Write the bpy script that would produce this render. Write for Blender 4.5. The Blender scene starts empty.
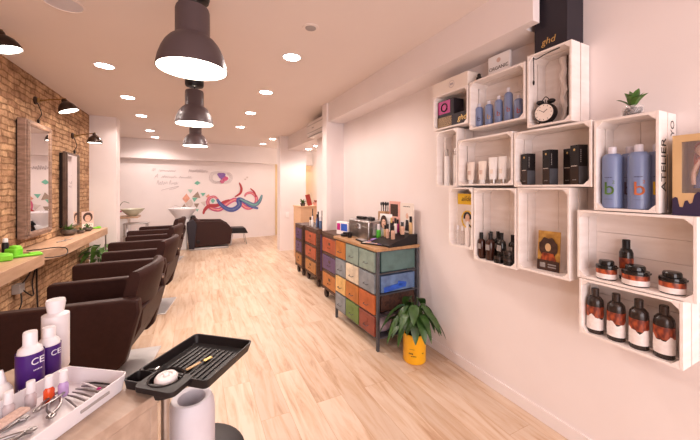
import bpy, bmesh, math, random
from mathutils import Vector, Matrix, Euler
R = math.radians
rnd = random.Random(7)
scn = bpy.context.scene
COL = scn.collection

# ------------------------------------------------------------------ materials
def nt_mat(name):
    m = bpy.data.materials.new(name); m.use_nodes = True
    n = m.node_tree; b = n.nodes['Principled BSDF']
    return m, n, b
def lnk(n, a, b): n.links.new(a, b)
def pm(name, c, c2=None, scale=8, rough=.5, metal=0, bump=0, spec=.5, emit=None, estr=1, alpha=1, trans=0, coat=0, sheen=0, stretch=(1,1,1), detail=3):
    m, n, b = nt_mat(name)
    c2 = c2 or tuple(x*.9 for x in c)
    tc = n.nodes.new('ShaderNodeTexCoord'); mp = n.nodes.new('ShaderNodeMapping')
    mp.inputs['Scale'].default_value = stretch
    lnk(n, tc.outputs['Object'], mp.inputs['Vector'])
    no = n.nodes.new('ShaderNodeTexNoise'); no.inputs['Scale'].default_value = scale; no.inputs['Detail'].default_value = detail
    lnk(n, mp.outputs['Vector'], no.inputs['Vector'])
    cr = n.nodes.new('ShaderNodeValToRGB')
    cr.color_ramp.elements[0].position = .35; cr.color_ramp.elements[1].position = .65
    cr.color_ramp.elements[0].color = (*c2, 1); cr.color_ramp.elements[1].color = (*c, 1)
    lnk(n, no.outputs['Fac'], cr.inputs['Fac']); lnk(n, cr.outputs['Color'], b.inputs['Base Color'])
    b.inputs['Roughness'].default_value = rough; b.inputs['Metallic'].default_value = metal
    b.inputs['Specular IOR Level'].default_value = spec
    if bump:
        bp = n.nodes.new('ShaderNodeBump'); bp.inputs['Strength'].default_value = bump; bp.inputs['Distance'].default_value = .01
        lnk(n, no.outputs['Fac'], bp.inputs['Height']); lnk(n, bp.outputs['Normal'], b.inputs['Normal'])
    if emit:
        b.inputs['Emission Color'].default_value = (*emit, 1); b.inputs['Emission Strength'].default_value = estr
    if alpha < 1: b.inputs['Alpha'].default_value = alpha
    if trans: b.inputs['Transmission Weight'].default_value = trans
    if coat: b.inputs['Coat Weight'].default_value = coat
    return m
def brick_mat(name):
    m, n, b = nt_mat(name)
    tc = n.nodes.new('ShaderNodeTexCoord'); sp = n.nodes.new('ShaderNodeSeparateXYZ'); cb = n.nodes.new('ShaderNodeCombineXYZ')
    lnk(n, tc.outputs['Object'], sp.inputs[0]); lnk(n, sp.outputs['Y'], cb.inputs['X']); lnk(n, sp.outputs['Z'], cb.inputs['Y'])
    nz = n.nodes.new('ShaderNodeTexNoise'); nz.inputs['Scale'].default_value = 9; nz.inputs['Detail'].default_value = 5
    lnk(n, cb.outputs[0], nz.inputs['Vector'])
    ms = n.nodes.new('ShaderNodeVectorMath'); ms.operation = 'SUBTRACT'; ms.inputs[1].default_value = (.5,.5,.5)
    lnk(n, nz.outputs['Color'], ms.inputs[0])
    sc = n.nodes.new('ShaderNodeVectorMath'); sc.operation = 'SCALE'; sc.inputs['Scale'].default_value = .055
    lnk(n, ms.outputs[0], sc.inputs[0])
    ad = n.nodes.new('ShaderNodeVectorMath'); ad.operation = 'ADD'
    lnk(n, cb.outputs[0], ad.inputs[0]); lnk(n, sc.outputs[0], ad.inputs[1])
    br = n.nodes.new('ShaderNodeTexBrick'); br.offset = .5; br.inputs['Scale'].default_value = 1
    br.inputs['Brick Width'].default_value = .23; br.inputs['Row Height'].default_value = .062
    br.inputs['Mortar Size'].default_value = .008; br.inputs['Mortar Smooth'].default_value = .3
    br.inputs['Color1'].default_value = (.55,.37,.23,1); br.inputs['Color2'].default_value = (.36,.21,.13,1)
    br.inputs['Mortar'].default_value = (.30,.18,.10,1); br.inputs['Bias'].default_value = -.1
    lnk(n, ad.outputs[0], br.inputs['Vector'])
    n2 = n.nodes.new('ShaderNodeTexNoise'); n2.inputs['Scale'].default_value = 7; n2.inputs['Detail'].default_value = 8; n2.inputs['Roughness'].default_value = .7
    lnk(n, cb.outputs[0], n2.inputs['Vector'])
    cr = n.nodes.new('ShaderNodeValToRGB'); e = cr.color_ramp.elements
    e[0].position = .3; e[0].color = (.34,.24,.20,1); e[1].position = .66; e[1].color = (1.35,1.32,1.22,1)
    lnk(n, n2.outputs['Fac'], cr.inputs['Fac'])
    mx = n.nodes.new('ShaderNodeMix'); mx.data_type = 'RGBA'; mx.blend_type = 'MULTIPLY'; mx.inputs['Factor'].default_value = 1
    lnk(n, br.outputs['Color'], mx.inputs['A']); lnk(n, cr.outputs['Color'], mx.inputs['B'])
    lnk(n, mx.outputs['Result'], b.inputs['Base Color'])
    ma = n.nodes.new('ShaderNodeMath'); ma.operation = 'MULTIPLY_ADD'; ma.inputs[1].default_value = -1.2
    lnk(n, br.outputs['Fac'], ma.inputs[0]); lnk(n, n2.outputs['Fac'], ma.inputs[2])
    bp = n.nodes.new('ShaderNodeBump'); bp.inputs['Strength'].default_value = .9; bp.inputs['Distance'].default_value = .02
    lnk(n, ma.outputs[0], bp.inputs['Height']); lnk(n, bp.outputs['Normal'], b.inputs['Normal'])
    b.inputs['Roughness'].default_value = .85; b.inputs['Specular IOR Level'].default_value = .2
    return m
def floor_mat(name):
    m, n, b = nt_mat(name)
    tc = n.nodes.new('ShaderNodeTexCoord'); sp = n.nodes.new('ShaderNodeSeparateXYZ'); cb = n.nodes.new('ShaderNodeCombineXYZ')
    lnk(n, tc.outputs['Object'], sp.inputs[0]); lnk(n, sp.outputs['Y'], cb.inputs['X']); lnk(n, sp.outputs['X'], cb.inputs['Y'])
    br = n.nodes.new('ShaderNodeTexBrick'); br.offset = .37; br.inputs['Scale'].default_value = 1
    br.inputs['Brick Width'].default_value = 1.25; br.inputs['Row Height'].default_value = .19
    br.inputs['Mortar Size'].default_value = .0012; br.inputs['Mortar Smooth'].default_value = .2
    br.inputs['Color1'].default_value = (.70,.565,.455,1); br.inputs['Color2'].default_value = (.575,.435,.33,1)
    br.inputs['Mortar'].default_value = (.50,.33,.21,1); br.inputs['Bias'].default_value = 0
    lnk(n, cb.outputs[0], br.inputs['Vector'])
    # grain: noise stretched along the plank, shifted per plank
    mp = n.nodes.new('ShaderNodeMapping'); mp.inputs['Scale'].default_value = (1.6, 13, 1)
    lnk(n, cb.outputs[0], mp.inputs['Vector'])
    off = n.nodes.new('ShaderNodeVectorMath'); off.operation = 'ADD'
    sc = n.nodes.new('ShaderNodeVectorMath'); sc.operation = 'SCALE'; sc.inputs['Scale'].default_value = 37
    lnk(n, br.outputs['Color'], sc.inputs[0]); lnk(n, mp.outputs[0], off.inputs[0]); lnk(n, sc.outputs[0], off.inputs[1])
    nz = n.nodes.new('ShaderNodeTexNoise'); nz.inputs['Scale'].default_value = 1.3; nz.inputs['Detail'].default_value = 7; nz.inputs['Roughness'].default_value = .62; nz.inputs['Distortion'].default_value = .6
    lnk(n, off.outputs[0], nz.inputs['Vector'])
    cr = n.nodes.new('ShaderNodeValToRGB'); e = cr.color_ramp.elements
    e[0].position = .30; e[0].color = (.66,.47,.33,1); e[1].position = .58; e[1].color = (1.04,1.03,1.02,1)
    x = e.new(.44); x.color = (.93,.82,.70,1)
    lnk(n, nz.outputs['Fac'], cr.inputs['Fac'])
    mx = n.nodes.new('ShaderNodeMix'); mx.data_type = 'RGBA'; mx.blend_type = 'MULTIPLY'; mx.inputs['Factor'].default_value = .85
    lnk(n, br.outputs['Color'], mx.inputs['A']); lnk(n, cr.outputs['Color'], mx.inputs['B'])
    lnk(n, mx.outputs['Result'], b.inputs['Base Color'])
    b.inputs['Roughness'].default_value = .38; b.inputs['Specular IOR Level'].default_value = .35
    bp = n.nodes.new('ShaderNodeBump'); bp.inputs['Strength'].default_value = .08
    lnk(n, nz.outputs['Fac'], bp.inputs['Height']); lnk(n, bp.outputs['Normal'], b.inputs['Normal'])
    return m
M = {}
M['wall'] = pm('painted_wall', (.84,.765,.755), (.82,.745,.735), 3, .6, bump=.02)
M['ceil'] = pm('painted_ceiling', (.80,.70,.655), (.79,.69,.645), 2, .7)
M['brick'] = brick_mat('old_brick'); M['floor'] = floor_mat('laminate_planks')
M['yellow_wall'] = pm('yellow_wall', (.80,.62,.36), (.78,.60,.34), 2, .7)
M['crate'] = pm('white_painted_pine', (.90,.83,.80), (.83,.75,.71), 5, .5, bump=.15, stretch=(1,1,5))
M['white'] = pm('white_plastic', (.80,.77,.80), (.77,.74,.77), 4, .3)
M['whitem'] = pm('white_matte', (.88,.86,.86), (.85,.83,.83), 4, .6)
M['black'] = pm('black_plastic', (.010,.008,.009), (.015,.012,.013), 5, .4, spec=.28)
M['blackm'] = pm('black_card', (.018,.013,.022), (.014,.010,.018), 5, .6)
M['gloss'] = pm('gloss_black', (.010,.009,.009), (.014,.012,.012), 5, .12)
M['leather'] = pm('brown_leatherette', (.036,.0125,.010), (.030,.010,.008), 30, .55, bump=.06, spec=.25)
M['shade'] = pm('plum_grey_enamel', (.085,.058,.062), (.075,.050,.055), 4, .45)
M['chrome'] = pm('chrome', (.85,.83,.82), (.75,.73,.72), 4, .25, 1)
M['steel'] = pm('brushed_steel', (.55,.52,.51), (.45,.43,.42), 20, .3, 1)
M['gun'] = pm('grey_metal_frame', (.13,.13,.15), (.09,.09,.10), 12, .5, .6)
M['dwood'] = pm('dark_wood', (.10,.045,.026), (.055,.024,.014), 9, .55, bump=.2, stretch=(1,1,6))
M['oak'] = pm('light_oak', (.56,.36,.235), (.46,.28,.175), 4, .45, bump=.04, stretch=(6,1,6))
M['table_wood'] = pm('pale_table_oak', (.46,.34,.26), (.38,.275,.205), 4, .45, bump=.04, stretch=(1,8,6))
M['topwood'] = pm('honey_wood', (.50,.29,.14), (.36,.19,.085), 6, .45, stretch=(1,6,6))
M['mframe'] = pm('carved_brown_wood', (.32,.20,.15), (.20,.12,.085), 14, .5, bump=.3, stretch=(1,1,3))
M['dframe'] = pm('dark_mirror_wood', (.12,.07,.05), (.07,.04,.03), 14, .5, bump=.2)
M['mirror'] = pm('mirror_glass', (.92,.90,.90), (.92,.90,.90), 1, .01, 1)
M['plate'] = pm('polished_base', (.80,.78,.78), (.62,.60,.60), 3, .42, .7)
M['brass'] = pm('aged_brass', (.45,.27,.10), (.20,.12,.06), 10, .35, 1)
M['tool'] = pm('tool_steel', (.34,.31,.31), (.26,.24,.24), 20, .38, 1)
M['bronze'] = pm('dark_bronze', (.05,.028,.02), (.035,.02,.014), 8, .35, .5)
M['bulb'] = pm('lamp_glow', (1,1,1), (1,1,1), 1, .5, emit=(1,.90,.78), estr=7)
M['dl'] = pm('downlight_glow', (1,1,1), (1,1,1), 1, .5, emit=(1,.90,.84), estr=14)
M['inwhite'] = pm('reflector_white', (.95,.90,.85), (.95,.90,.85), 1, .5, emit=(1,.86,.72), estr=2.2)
M['leaf'] = pm('leaf_green', (.045,.115,.022), (.018,.055,.010), 14, .38)
M['leaf2'] = pm('leaf_bright', (.10,.22,.04), (.05,.12,.02), 14, .4)
M['soil'] = pm('potting_soil', (.03,.018,.012), (.015,.010,.007), 40, .9, bump=.5)
M['ypot'] = pm('yellow_tin', (.95,.50,.015), (.92,.45,.010), 4, .35)
M['blue'] = pm('periwinkle_plastic', (.20,.255,.44), (.18,.235,.41), 4, .28)
M['cap'] = pm('translucent_cap', (.78,.76,.84), (.74,.72,.80), 4, .3)
M['lime'] = pm('lime_green', (.22,.68,.03), (.15,.52,.02), 14, .6, bump=.3)
M['purple'] = pm('purple_label', (.055,.007,.17), (.045,.006,.14), 4, .3)
M['bottle'] = pm('dark_bottle', (.035,.022,.018), (.025,.015,.012), 4, .25)
M['brownb'] = pm('brown_glass', (.05,.014,.008), (.03,.009,.006), 4, .12)
M['orange_lab'] = pm('orange_swirl_label', (.50,.10,.03), (.13,.02,.012), 55, .4, detail=1, stretch=(1,1,.5))
M['white_lab'] = pm('white_label', (.86,.80,.78), (.80,.72,.70), 60, .5)
M['cream'] = pm('cream_card', (.82,.73,.66), (.80,.70,.63), 5, .6)
M['gold'] = pm('gold_print', (.75,.50,.18), (.65,.42,.14), 5, .35, .6)
M['goldpat'] = pm('gold_lace_print', (.42,.28,.13), (.12,.07,.04), 160, .5, detail=0)
M['magenta'] = pm('magenta_card', (.50,.015,.22), (.42,.01,.18), 5, .4)
M['ink'] = pm('black_ink', (.02,.016,.018), (.02,.016,.018), 5, .6)
M['ink2'] = pm('faded_ink', (.40,.34,.36), (.50,.44,.45), 30, .7)
M['yellow'] = pm('yellow_band', (.85,.56,.03), (.80,.50,.02), 5, .5)
M['skin'] = pm('printed_skin', (.74,.48,.36), (.62,.36,.25), 25, .5)
M['hair'] = pm('printed_hair', (.035,.015,.010), (.07,.03,.02), 60, .5)
M['ochre'] = pm('ochre_print', (.62,.36,.08), (.38,.18,.03), 25, .5)
M['kraft'] = pm('tan_card', (.68,.46,.24), (.62,.41,.20), 5, .6)
M['navy'] = pm('navy_print', (.035,.025,.075), (.03,.02,.06), 5, .5)
M['dress'] = pm('blue_doll_dress', (.10,.17,.45), (.07,.12,.36), 20, .6)
M['pinkm'] = pm('pink_print', (.80,.42,.36), (.75,.36,.30), 9, .5)
M['film'] = pm('clear_window', (.75,.70,.75), (.70,.65,.70), 3, .1, alpha=.10)
M['glass'] = pm('clear_glass', (.85,.80,.80), (.8,.75,.75), 3, .05, alpha=.22)
M['orange_liq'] = pm('orange_polish', (.80,.10,.02), (.75,.08,.02), 3, .15)
M['lilac_liq'] = pm('lilac_polish', (.55,.38,.70), (.5,.34,.66), 3, .15)
M['clear_liq'] = pm('pale_polish', (.60,.52,.54), (.5,.43,.45), 3, .15)
M['brush'] = pm('blush_brush', (.74,.55,.47), (.6,.42,.36), 90, .8, bump=.6)
M['greyp'] = pm('grey_plastic', (.36,.33,.32), (.31,.28,.27), 6, .35)
M['canister'] = pm('pale_canister', (.66,.63,.68), (.62,.59,.64), 12, .5, bump=.05)
M['peach'] = pm('peach_laminate', (.72,.46,.28), (.68,.42,.25), 3, .5, stretch=(1,1,4))
M['redc'] = pm('red_card', (.42,.035,.025), (.36,.03,.02), 5, .5)
M['green_b'] = pm('green_bottle', (.10,.62,.05), (.08,.52,.04), 5, .35)
M['bag'] = pm('mauve_plastic_bag', (.50,.40,.45), (.28,.20,.25), 11, .4, bump=.8)
M['bluefilm'] = pm('blue_net_window', (.16,.26,.46), (.10,.16,.30), 12, .25)
M['bluecloth'] = pm('royal_blue_cloth', (.03,.13,.65), (.02,.08,.45), 12, .6, bump=.5)
M['wicker'] = pm('brown_wicker', (.085,.035,.022), (.035,.014,.010), 45, .6, bump=.5, detail=0)
M['stone'] = pm('grey_stone_bowl', (.11,.075,.055), (.05,.035,.028), 16, .6, bump=.3)
M['acw'] = pm('aircon_plastic', (.80,.74,.72), (.78,.72,.70), 4, .35)
M['hairext'] = pm('pale_hair_ribbon', (.95,.90,.88), (.88,.82,.80), 20, .5, bump=.3, stretch=(4,4,.6))
def drawer_mat(nm, c):
    return pm(nm, c, tuple(x*.72 for x in c), 11, .45, bump=.1)
D = {'orange': drawer_mat('orange_tin', (.50,.17,.03)), 'sage': drawer_mat('sage_tin', (.27,.36,.31)), 'bluegrey': drawer_mat('blue_grey_tin', (.25,.28,.31)),
     'cream': drawer_mat('cream_tin', (.78,.66,.50)), 'ochre': drawer_mat('ochre_tin', (.80,.50,.18)), 'rust': drawer_mat('rust_tin', (.52,.12,.025)),
     'green': drawer_mat('green_tin', (.14,.23,.05)), 'brick': drawer_mat('brick_red_tin', (.27,.055,.03)), 'teal': drawer_mat('teal_tin', (.11,.20,.19)),
     'purple': drawer_mat('violet_tin', (.10,.05,.15)), 'red': drawer_mat('red_orange_tin', (.42,.085,.03)), 'amber': drawer_mat('amber_tin', (.42,.17,.04))}
MUR = {k: pm('mural_'+k, c, tuple(x*.8 for x in c), 14, .7) for k, c in dict(pink=(.68,.13,.27), red=(.50,.06,.07), blue=(.08,.11,.38), slate=(.16,.22,.38),
      teal=(.20,.55,.42), taupe=(.40,.30,.24), salmon=(.85,.42,.30), pale=(.72,.62,.58), violet=(.28,.15,.45), mint=(.50,.70,.60)).items()}

# ------------------------------------------------------------------ mesh helpers
class B:
    def __init__(s): s.bm = bmesh.new()
    def _x(s, vs, mtx):
        if mtx is not None: bmesh.ops.transform(s.bm, matrix=mtx, verts=vs)
        return s
    def box(s, cx, cy, cz, sx, sy, sz, rot=None):
        r = bmesh.ops.create_cube(s.bm, size=1)['verts']
        bmesh.ops.scale(s.bm, vec=(sx, sy, sz), verts=r)
        m = Matrix.Translation((cx, cy, cz))
        if rot: m = m @ Euler(rot).to_matrix().to_4x4()
        return s._x(r, m)
    def b2(s, x0, x1, y0, y1, z0, z1): return s.box((x0+x1)/2, (y0+y1)/2, (z0+z1)/2, x1-x0, y1-y0, z1-z0)
    def lathe(s, prof, seg=24, at=(0,0,0), mtx=None, sx=1, sy=1, cap=True):
        rings = []
        for r, z in prof:
            rings.append([s.bm.verts.new((r*sx*math.cos(2*math.pi*i/seg), r*sy*math.sin(2*math.pi*i/seg), z)) for i in range(seg)])
        for a, b in zip(rings, rings[1:]):
            for i in range(seg): s.bm.faces.new((a[i], a[(i+1)%seg], b[(i+1)%seg], b[i]))
        if cap:
            s.bm.faces.new(list(reversed(rings[0]))); s.bm.faces.new(rings[-1])
        m = Matrix.Translation(at)
        if mtx is not None: m = m @ mtx
        return s._x([v for q in rings for v in q], m)
    def tube(s, pts, r, seg=8, closed=False):
        pts = [Vector(p) for p in pts]; n = len(pts); rings = []
        rr = r if isinstance(r, (list, tuple)) else [r]*n
        for i, p in enumerate(pts):
            if closed: t = pts[(i+1)%n]-pts[i-1]
            else: t = pts[min(i+1, n-1)]-pts[max(i-1, 0)]
            t.normalize(); q = t.to_track_quat('Z', 'Y')
            if i and abs(t.z) > .0:
                pass
            rings.append([p + q @ Vector((rr[i]*math.cos(2*math.pi*k/seg), rr[i]*math.sin(2*math.pi*k/seg), 0)) for k in range(seg)])
        # align rings to avoid twisting
        for i in range(1, n):
            best = min(range(seg), key=lambda o: sum((rings[i][(k+o)%seg]-rings[i-1][k]).length for k in range(0, seg, 2)))
            rings[i] = rings[i][best:]+rings[i][:best]
        vr = [[s.bm.verts.new(v) for v in g] for g in rings]
        prs = list(zip(vr, vr[1:])) + ([(vr[-1], vr[0])] if closed else [])
        for a, b in prs:
            for k in range(seg): s.bm.faces.new((a[k], a[(k+1)%seg], b[(k+1)%seg], b[k]))
        if not closed: s.bm.faces.new(list(reversed(vr[0]))); s.bm.faces.new(vr[-1])
        return s
    def prism(s, poly, lo, hi, axis='z', mtx=None):
        def mk(p, h):
            return {'z': (p[0], p[1], h), 'y': (p[0], h, p[1]), 'x': (h, p[0], p[1])}[axis]
        a = [s.bm.verts.new(mk(p, lo)) for p in poly]; b = [s.bm.verts.new(mk(p, hi)) for p in poly]; n = len(poly)
        for i in range(n): s.bm.faces.new((a[i], a[(i+1)%n], b[(i+1)%n], b[i]))
        s.bm.faces.new(list(reversed(a))); s.bm.faces.new(b)
        return s._x(a+b, mtx)
    def sweep(s, path, prof_w, prof_h):   # flat ribbon in the XZ plane (y thickness prof_h)
        n = len(path); L = []; Rr = []
        for i, p in enumerate(path):
            a = Vector(path[max(i-1,0)]); b = Vector(path[min(i+1,n-1)]); t = (b-a).normalized(); nn = Vector((-t.y, t.x))
            w = prof_w[i] if isinstance(prof_w, list) else prof_w
            L.append(Vector(p)+nn*w/2); Rr.append(Vector(p)-nn*w/2)
        f = [[s.bm.verts.new((q.x, y, q.y)) for q in seq] for seq, y in ((L,-prof_h),(Rr,-prof_h),(L,0),(Rr,0))]
        for i in range(n-1):
            s.bm.faces.new((f[0][i], f[0][i+1], f[1][i+1], f[1][i])); s.bm.faces.new((f[2][i], f[3][i], f[3][i+1], f[2][i+1]))
            s.bm.faces.new((f[0][i], f[2][i], f[2][i+1], f[0][i+1])); s.bm.faces.new((f[1][i], f[1][i+1], f[3][i+1], f[3][i]))
        for i in (0, n-1): s.bm.faces.new((f[0][i], f[1][i], f[3][i], f[2][i]))
        return s
    def sphere(s, c, rx, ry, rz, u=16, v=10):
        r = bmesh.ops.create_uvsphere(s.bm, u_segments=u, v_segments=v, radius=1)['verts']
        bmesh.ops.scale(s.bm, vec=(rx, ry, rz), verts=r)
        return s._x(r, Matrix.Translation(c))
    def leaf(s, base, tip, w, sag=0.0, up=Vector((0,0,1)), seg=6, fold=.25):
        base = Vector(base); tip = Vector(tip); d = tip-base; side = d.cross(up)
        if side.length < 1e-6: side = Vector((1,0,0))
        side.normalize(); nrm = side.cross(d).normalized()
        Lv, Mv, Rv = [], [], []
        for i in range(seg+1):
            t = i/seg; p = base+d*t+Vector((0,0,1))*sag*math.sin(math.pi*t)
            ww = w*math.sin(math.pi*min(1, t*.93+.06))**.8
            Lv.append(s.bm.verts.new(p+side*ww+nrm*ww*fold)); Mv.append(s.bm.verts.new(p)); Rv.append(s.bm.verts.new(p-side*ww+nrm*ww*fold))
        for i in range(seg):
            s.bm.faces.new((Lv[i], Lv[i+1], Mv[i+1], Mv[i])); s.bm.faces.new((Mv[i], Mv[i+1], Rv[i+1], Rv[i]))
        return s
    def done(s, name, mat, parent=None, bevel=0, loc=None, rot=None, seg=2):
        bmesh.ops.recalc_face_normals(s.bm, faces=s.bm.faces)
        for f in s.bm.faces: f.smooth = True
        for e in s.bm.edges:
            if len(e.link_faces) == 2 and e.calc_face_angle(0) > R(38): e.smooth = False
        me = bpy.data.meshes.new(name); s.bm.to_mesh(me); s.bm.free()
        me.materials.append(mat if not isinstance(mat, str) else M[mat])
        o = bpy.data.objects.new(name, me); COL.objects.link(o)
        if parent: o.parent = parent
        if loc: o.location = loc
        if rot: o.rotation_euler = rot
        if bevel:
            md = o.modifiers.new('bevel', 'BEVEL'); md.width = bevel; md.segments = seg; md.limit_method = 'ANGLE'; md.angle_limit = R(40)
        return o
def thing(name, label, cat, loc=(0,0,0), rz=0, group=None):
    o = bpy.data.objects.new(name, None); COL.objects.link(o); o.empty_display_size = .05
    o.location = loc; o.rotation_euler = (0,0,R(rz)); o['label'] = label; o['category'] = cat
    if group: o['group'] = group
    return o
def tag(o, label, cat, group=None):
    o['label'] = label; o['category'] = cat
    if group: o['group'] = group
    return o
def struct(o): o['kind'] = 'structure'; return o
def dup(root, loc=None, rz=None, label=None, scale=None):
    r = root.copy(); COL.objects.link(r)
    if loc is not None: r.location = loc
    if rz is not None: r.rotation_euler = (0,0,R(rz))
    if label: r['label'] = label
    if scale: r.scale = scale
    def rec(a, b):
        for ch in list(a.children):
            c = ch.copy(); COL.objects.link(c); c.parent = b; rec(ch, c)
    rec(root, r); return r
def text(name, body, size, mat, parent, loc, rot=(90,0,0), align='CENTER', ext=.0003, shear=0, sx=1):
    cu = bpy.data.curves.new(name, 'FONT'); cu.body = body; cu.size = size; cu.align_x = align; cu.align_y = 'CENTER'
    cu.extrude = ext; cu.shear = shear; cu.materials.append(M[mat] if isinstance(mat, str) else mat)
    tmp = bpy.data.objects.new(name, cu); COL.objects.link(tmp)
    me = bpy.data.meshes.new_from_object(tmp.evaluated_get(bpy.context.evaluated_depsgraph_get()))
    bpy.data.objects.remove(tmp); me.name = name
    if not me.materials: me.materials.append(M[mat] if isinstance(mat, str) else mat)
    o = bpy.data.objects.new(name, me); COL.objects.link(o); o.parent = parent
    o.location = loc; o.rotation_euler = tuple(R(a) for a in rot); o.scale = (sx, 1, 1)
    return o
def marks(parent, loc, rz, w, h, n, mat, vertical=False, seed=1):
    # a line of tiny printed strokes on a flat face (too small to read in the photograph)
    q = random.Random(seed); b = B(); step = w/n
    for i in range(n):
        u = -w/2+step*(i+.5); ww = step*q.uniform(.45,.8); hh = h*q.uniform(.7,1)
        if vertical: b.box(0,0,u,h,.0006,ww)
        else: b.box(u,0,0,ww,.0006,hh)
    return b.done('print_marks', mat, parent, loc=loc, rot=(0,0,R(rz)))
def crv(pts, n=10):   # Catmull-Rom through points
    P = [Vector(p) for p in pts]; out = []
    for i in range(len(P)-1):
        p0 = P[max(i-1,0)]; p1 = P[i]; p2 = P[i+1]; p3 = P[min(i+2, len(P)-1)]
        for k in range(n):
            t = k/n
            out.append(.5*((2*p1)+(-p0+p2)*t+(2*p0-5*p1+4*p2-p3)*t*t+(-p0+3*p1-3*p2+p3)*t**3))
    out.append(P[-1]); return out
def bez(p0, p1, p2, n=10):
    p0, p1, p2 = map(Vector, (p0,p1,p2))
    return [p0*(1-t)**2+p1*2*t*(1-t)+p2*t*t for t in [i/n for i in range(n+1)]]

# ------------------------------------------------------------------ setting
WX, LX, CZ = 2.0, -1.61, 2.74
struct(B().b2(-3.2, 4.2, -2.0, 12.6, -.06, 0).done('floor', 'floor'))
struct(B().b2(-3.2, 4.2, -2.0, 12.6, CZ, CZ+.08).done('ceiling', 'ceil'))
struct(B().b2(LX-.15, LX, -2.0, 6.70, 0, CZ).done('wall_left', 'brick'))
struct(B().b2(WX, WX+.15, -2.0, 4.36, 0, CZ).done('wall_right', 'wall'))
struct(B().b2(WX, WX+.15, 4.36, 5.36, 0, CZ).done('wall_right_middle', 'wall'))
struct(B().b2(LX-.15, -1.235, 6.70, 7.0, 0, CZ).done('wall_left_pier', 'wall'))
struct(B().b2(-3.2, LX-.15, 6.70, 6.85, 0, CZ).done('wall_left_return', 'wall'))
struct(B().b2(-3.2, -3.05, 6.85, 9.4, 0, CZ).done('wall_left_back', 'wall'))
# soffit along the right wall and the pier that carries it
struct(B().b2(1.80, WX, 1.21, 4.19, 2.465, CZ).b2(1.74, 1.80, 1.125, 4.19, 2.465, CZ).done('trim_soffit', 'wall'))
struct(B().b2(1.715, 1.80, 4.19, 4.36, 0, CZ).b2(1.80, WX, 4.22, 4.36, 0, CZ).done('wall_right_pier', 'wall'))
# dropped ceiling of the side alcove + end pillar
struct(B().b2(WX, 3.65, 5.36, 7.33, 2.42, CZ).done('trim_alcove_header', 'wall'))
struct(B().b2(1.81, 2.45, 7.33, 7.62, 0, CZ).done('wall_pillar', 'wall'))
struct(B().b2(3.5, 3.65, 5.36, 12.5, 0, CZ).done('wall_alcove_side', 'wall'))
struct(B().b2(2.15, 3.65, 5.21, 5.36, 0, CZ).done('wall_alcove_near', 'wall'))
# back wall with beam (slightly angled)
TH = math.atan(.11); c6, s6 = math.cos(TH), math.sin(TH)
bw = struct(B().b2(-3.0, 2.29, 0, .12, 0, CZ).done('wall_back', 'wall', loc=(0, 9.62, 0), rot=(0,0,TH)))
struct(B().b2(-3.0, 3.75, -.20, -.005, 2.25, CZ).done('trim_beam', 'wall', loc=(0, 9.62, 0), rot=(0,0,TH)))
struct(B().b2(-1.75, -1.72, -.03, -.002, 0, 2.25).done('trim_corner_post', 'mframe', loc=(0, 9.62, 0), rot=(0,0,TH)))
struct(B().b2(1.2, 4.2, 12.3, 12.45, 0, CZ).done('wall_corridor_end', 'yellow_wall'))
struct(B().b2(2.30, 2.42, 10.0, 12.3, 0, CZ).done('wall_corridor_left', 'yellow_wall'))
dr = struct(B().b2(2.62, 2.70, 11.02, 11.12, 0, 2.12).b2(3.42, 3.5, 11.02, 11.12, 0, 2.12).b2(2.62, 3.5, 11.02, 11.12, 2.08, 2.18).done('door_1', 'mframe'))
struct(B().b2(-.0, WX-1.988+.0, -2, 4.19, 0, .085).done('baseboard_right', 'wall', loc=(1.988,0,0), bevel=.003))
struct(B().b2(-1.75, 2.29, -.012, 0, 0, .085).done('baseboard_back', 'wall', loc=(0,9.62,0), rot=(0,0,TH)))
# storefront end behind the viewer: low sill and side return (daylight enters above)
struct(B().b2(-1.75, 2.15, -2.1, -2.0, 0, .35).b2(-1.75, 2.15, -2.1, -2.0, 2.5, CZ).done('wall_front', 'wall'))

# ------------------------------------------------------------------ ceiling downlights
def spot(loc, power, angle=155, size=.06, color=(1,.84,.77), blend=.4):
    l = bpy.data.lights.new('spot_lamp', 'SPOT'); l.energy = power; l.spot_size = R(angle); l.spot_blend = blend; l.color = color; l.shadow_soft_size = size
    o = bpy.data.objects.new('spot_lamp', l); COL.objects.link(o); o.location = loc; return o
def make_dl(label, loc, r=.08, lit=True):
    t = thing('downlight', label, 'ceiling light', loc, 0, 'recessed ceiling downlights')
    B().lathe([(r, 0), (r+.012, -.001), (r+.014, -.006), (r, -.008), (r-.004, -.003)], 28, cap=False).done('trim_ring', 'whitem', t)
    B().lathe([(.001, -.004), (r-.002, -.004), (r-.002, -.001), (.001, -.001)], 28).done('diffuser', 'dl' if lit else 'canister', t)
    return t
ords = ['nearest lit', 'second nearest lit', 'third nearest lit', 'fourth nearest lit', 'farthest']
lit = make_dl('nearest lit downlight of the left ceiling row, beside the large pendant', (-.82, 3.92, CZ))
for i, y in enumerate((5.14, 6.34, 7.91, 8.87)):
    dup(lit, (-.82 if i < 2 else -.87, y, CZ), label=['second lit downlight from the viewer in the left ceiling row', 'third lit downlight from the viewer in the left ceiling row', 'fourth lit downlight of the left row, near the back beam', 'last downlight of the left row, right against the back beam'][i])
for i, y in enumerate((2.87, 4.07, 5.31, 6.62)):
    dup(lit, (.82, y, CZ), label=['brightest and nearest lit downlight of the right ceiling row', 'second lit downlight of the right ceiling row', 'third lit downlight of the right ceiling row', 'fourth lit downlight of the right ceiling row'][i])
dup(lit, (1.76, 7.89, CZ), label='small lit downlight left of the white end pillar, nearer of the two')
dup(lit, (1.70, 8.85, CZ), label='small lit downlight left of the white end pillar, farther one by the beam')
dup(lit, (2.40, 6.97, 2.42), label='lit downlight in the low alcove ceiling, left of the pair')
dup(lit, (2.37, 6.35, 2.42), label='lit downlight in the low alcove ceiling, right of the pair')
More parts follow.
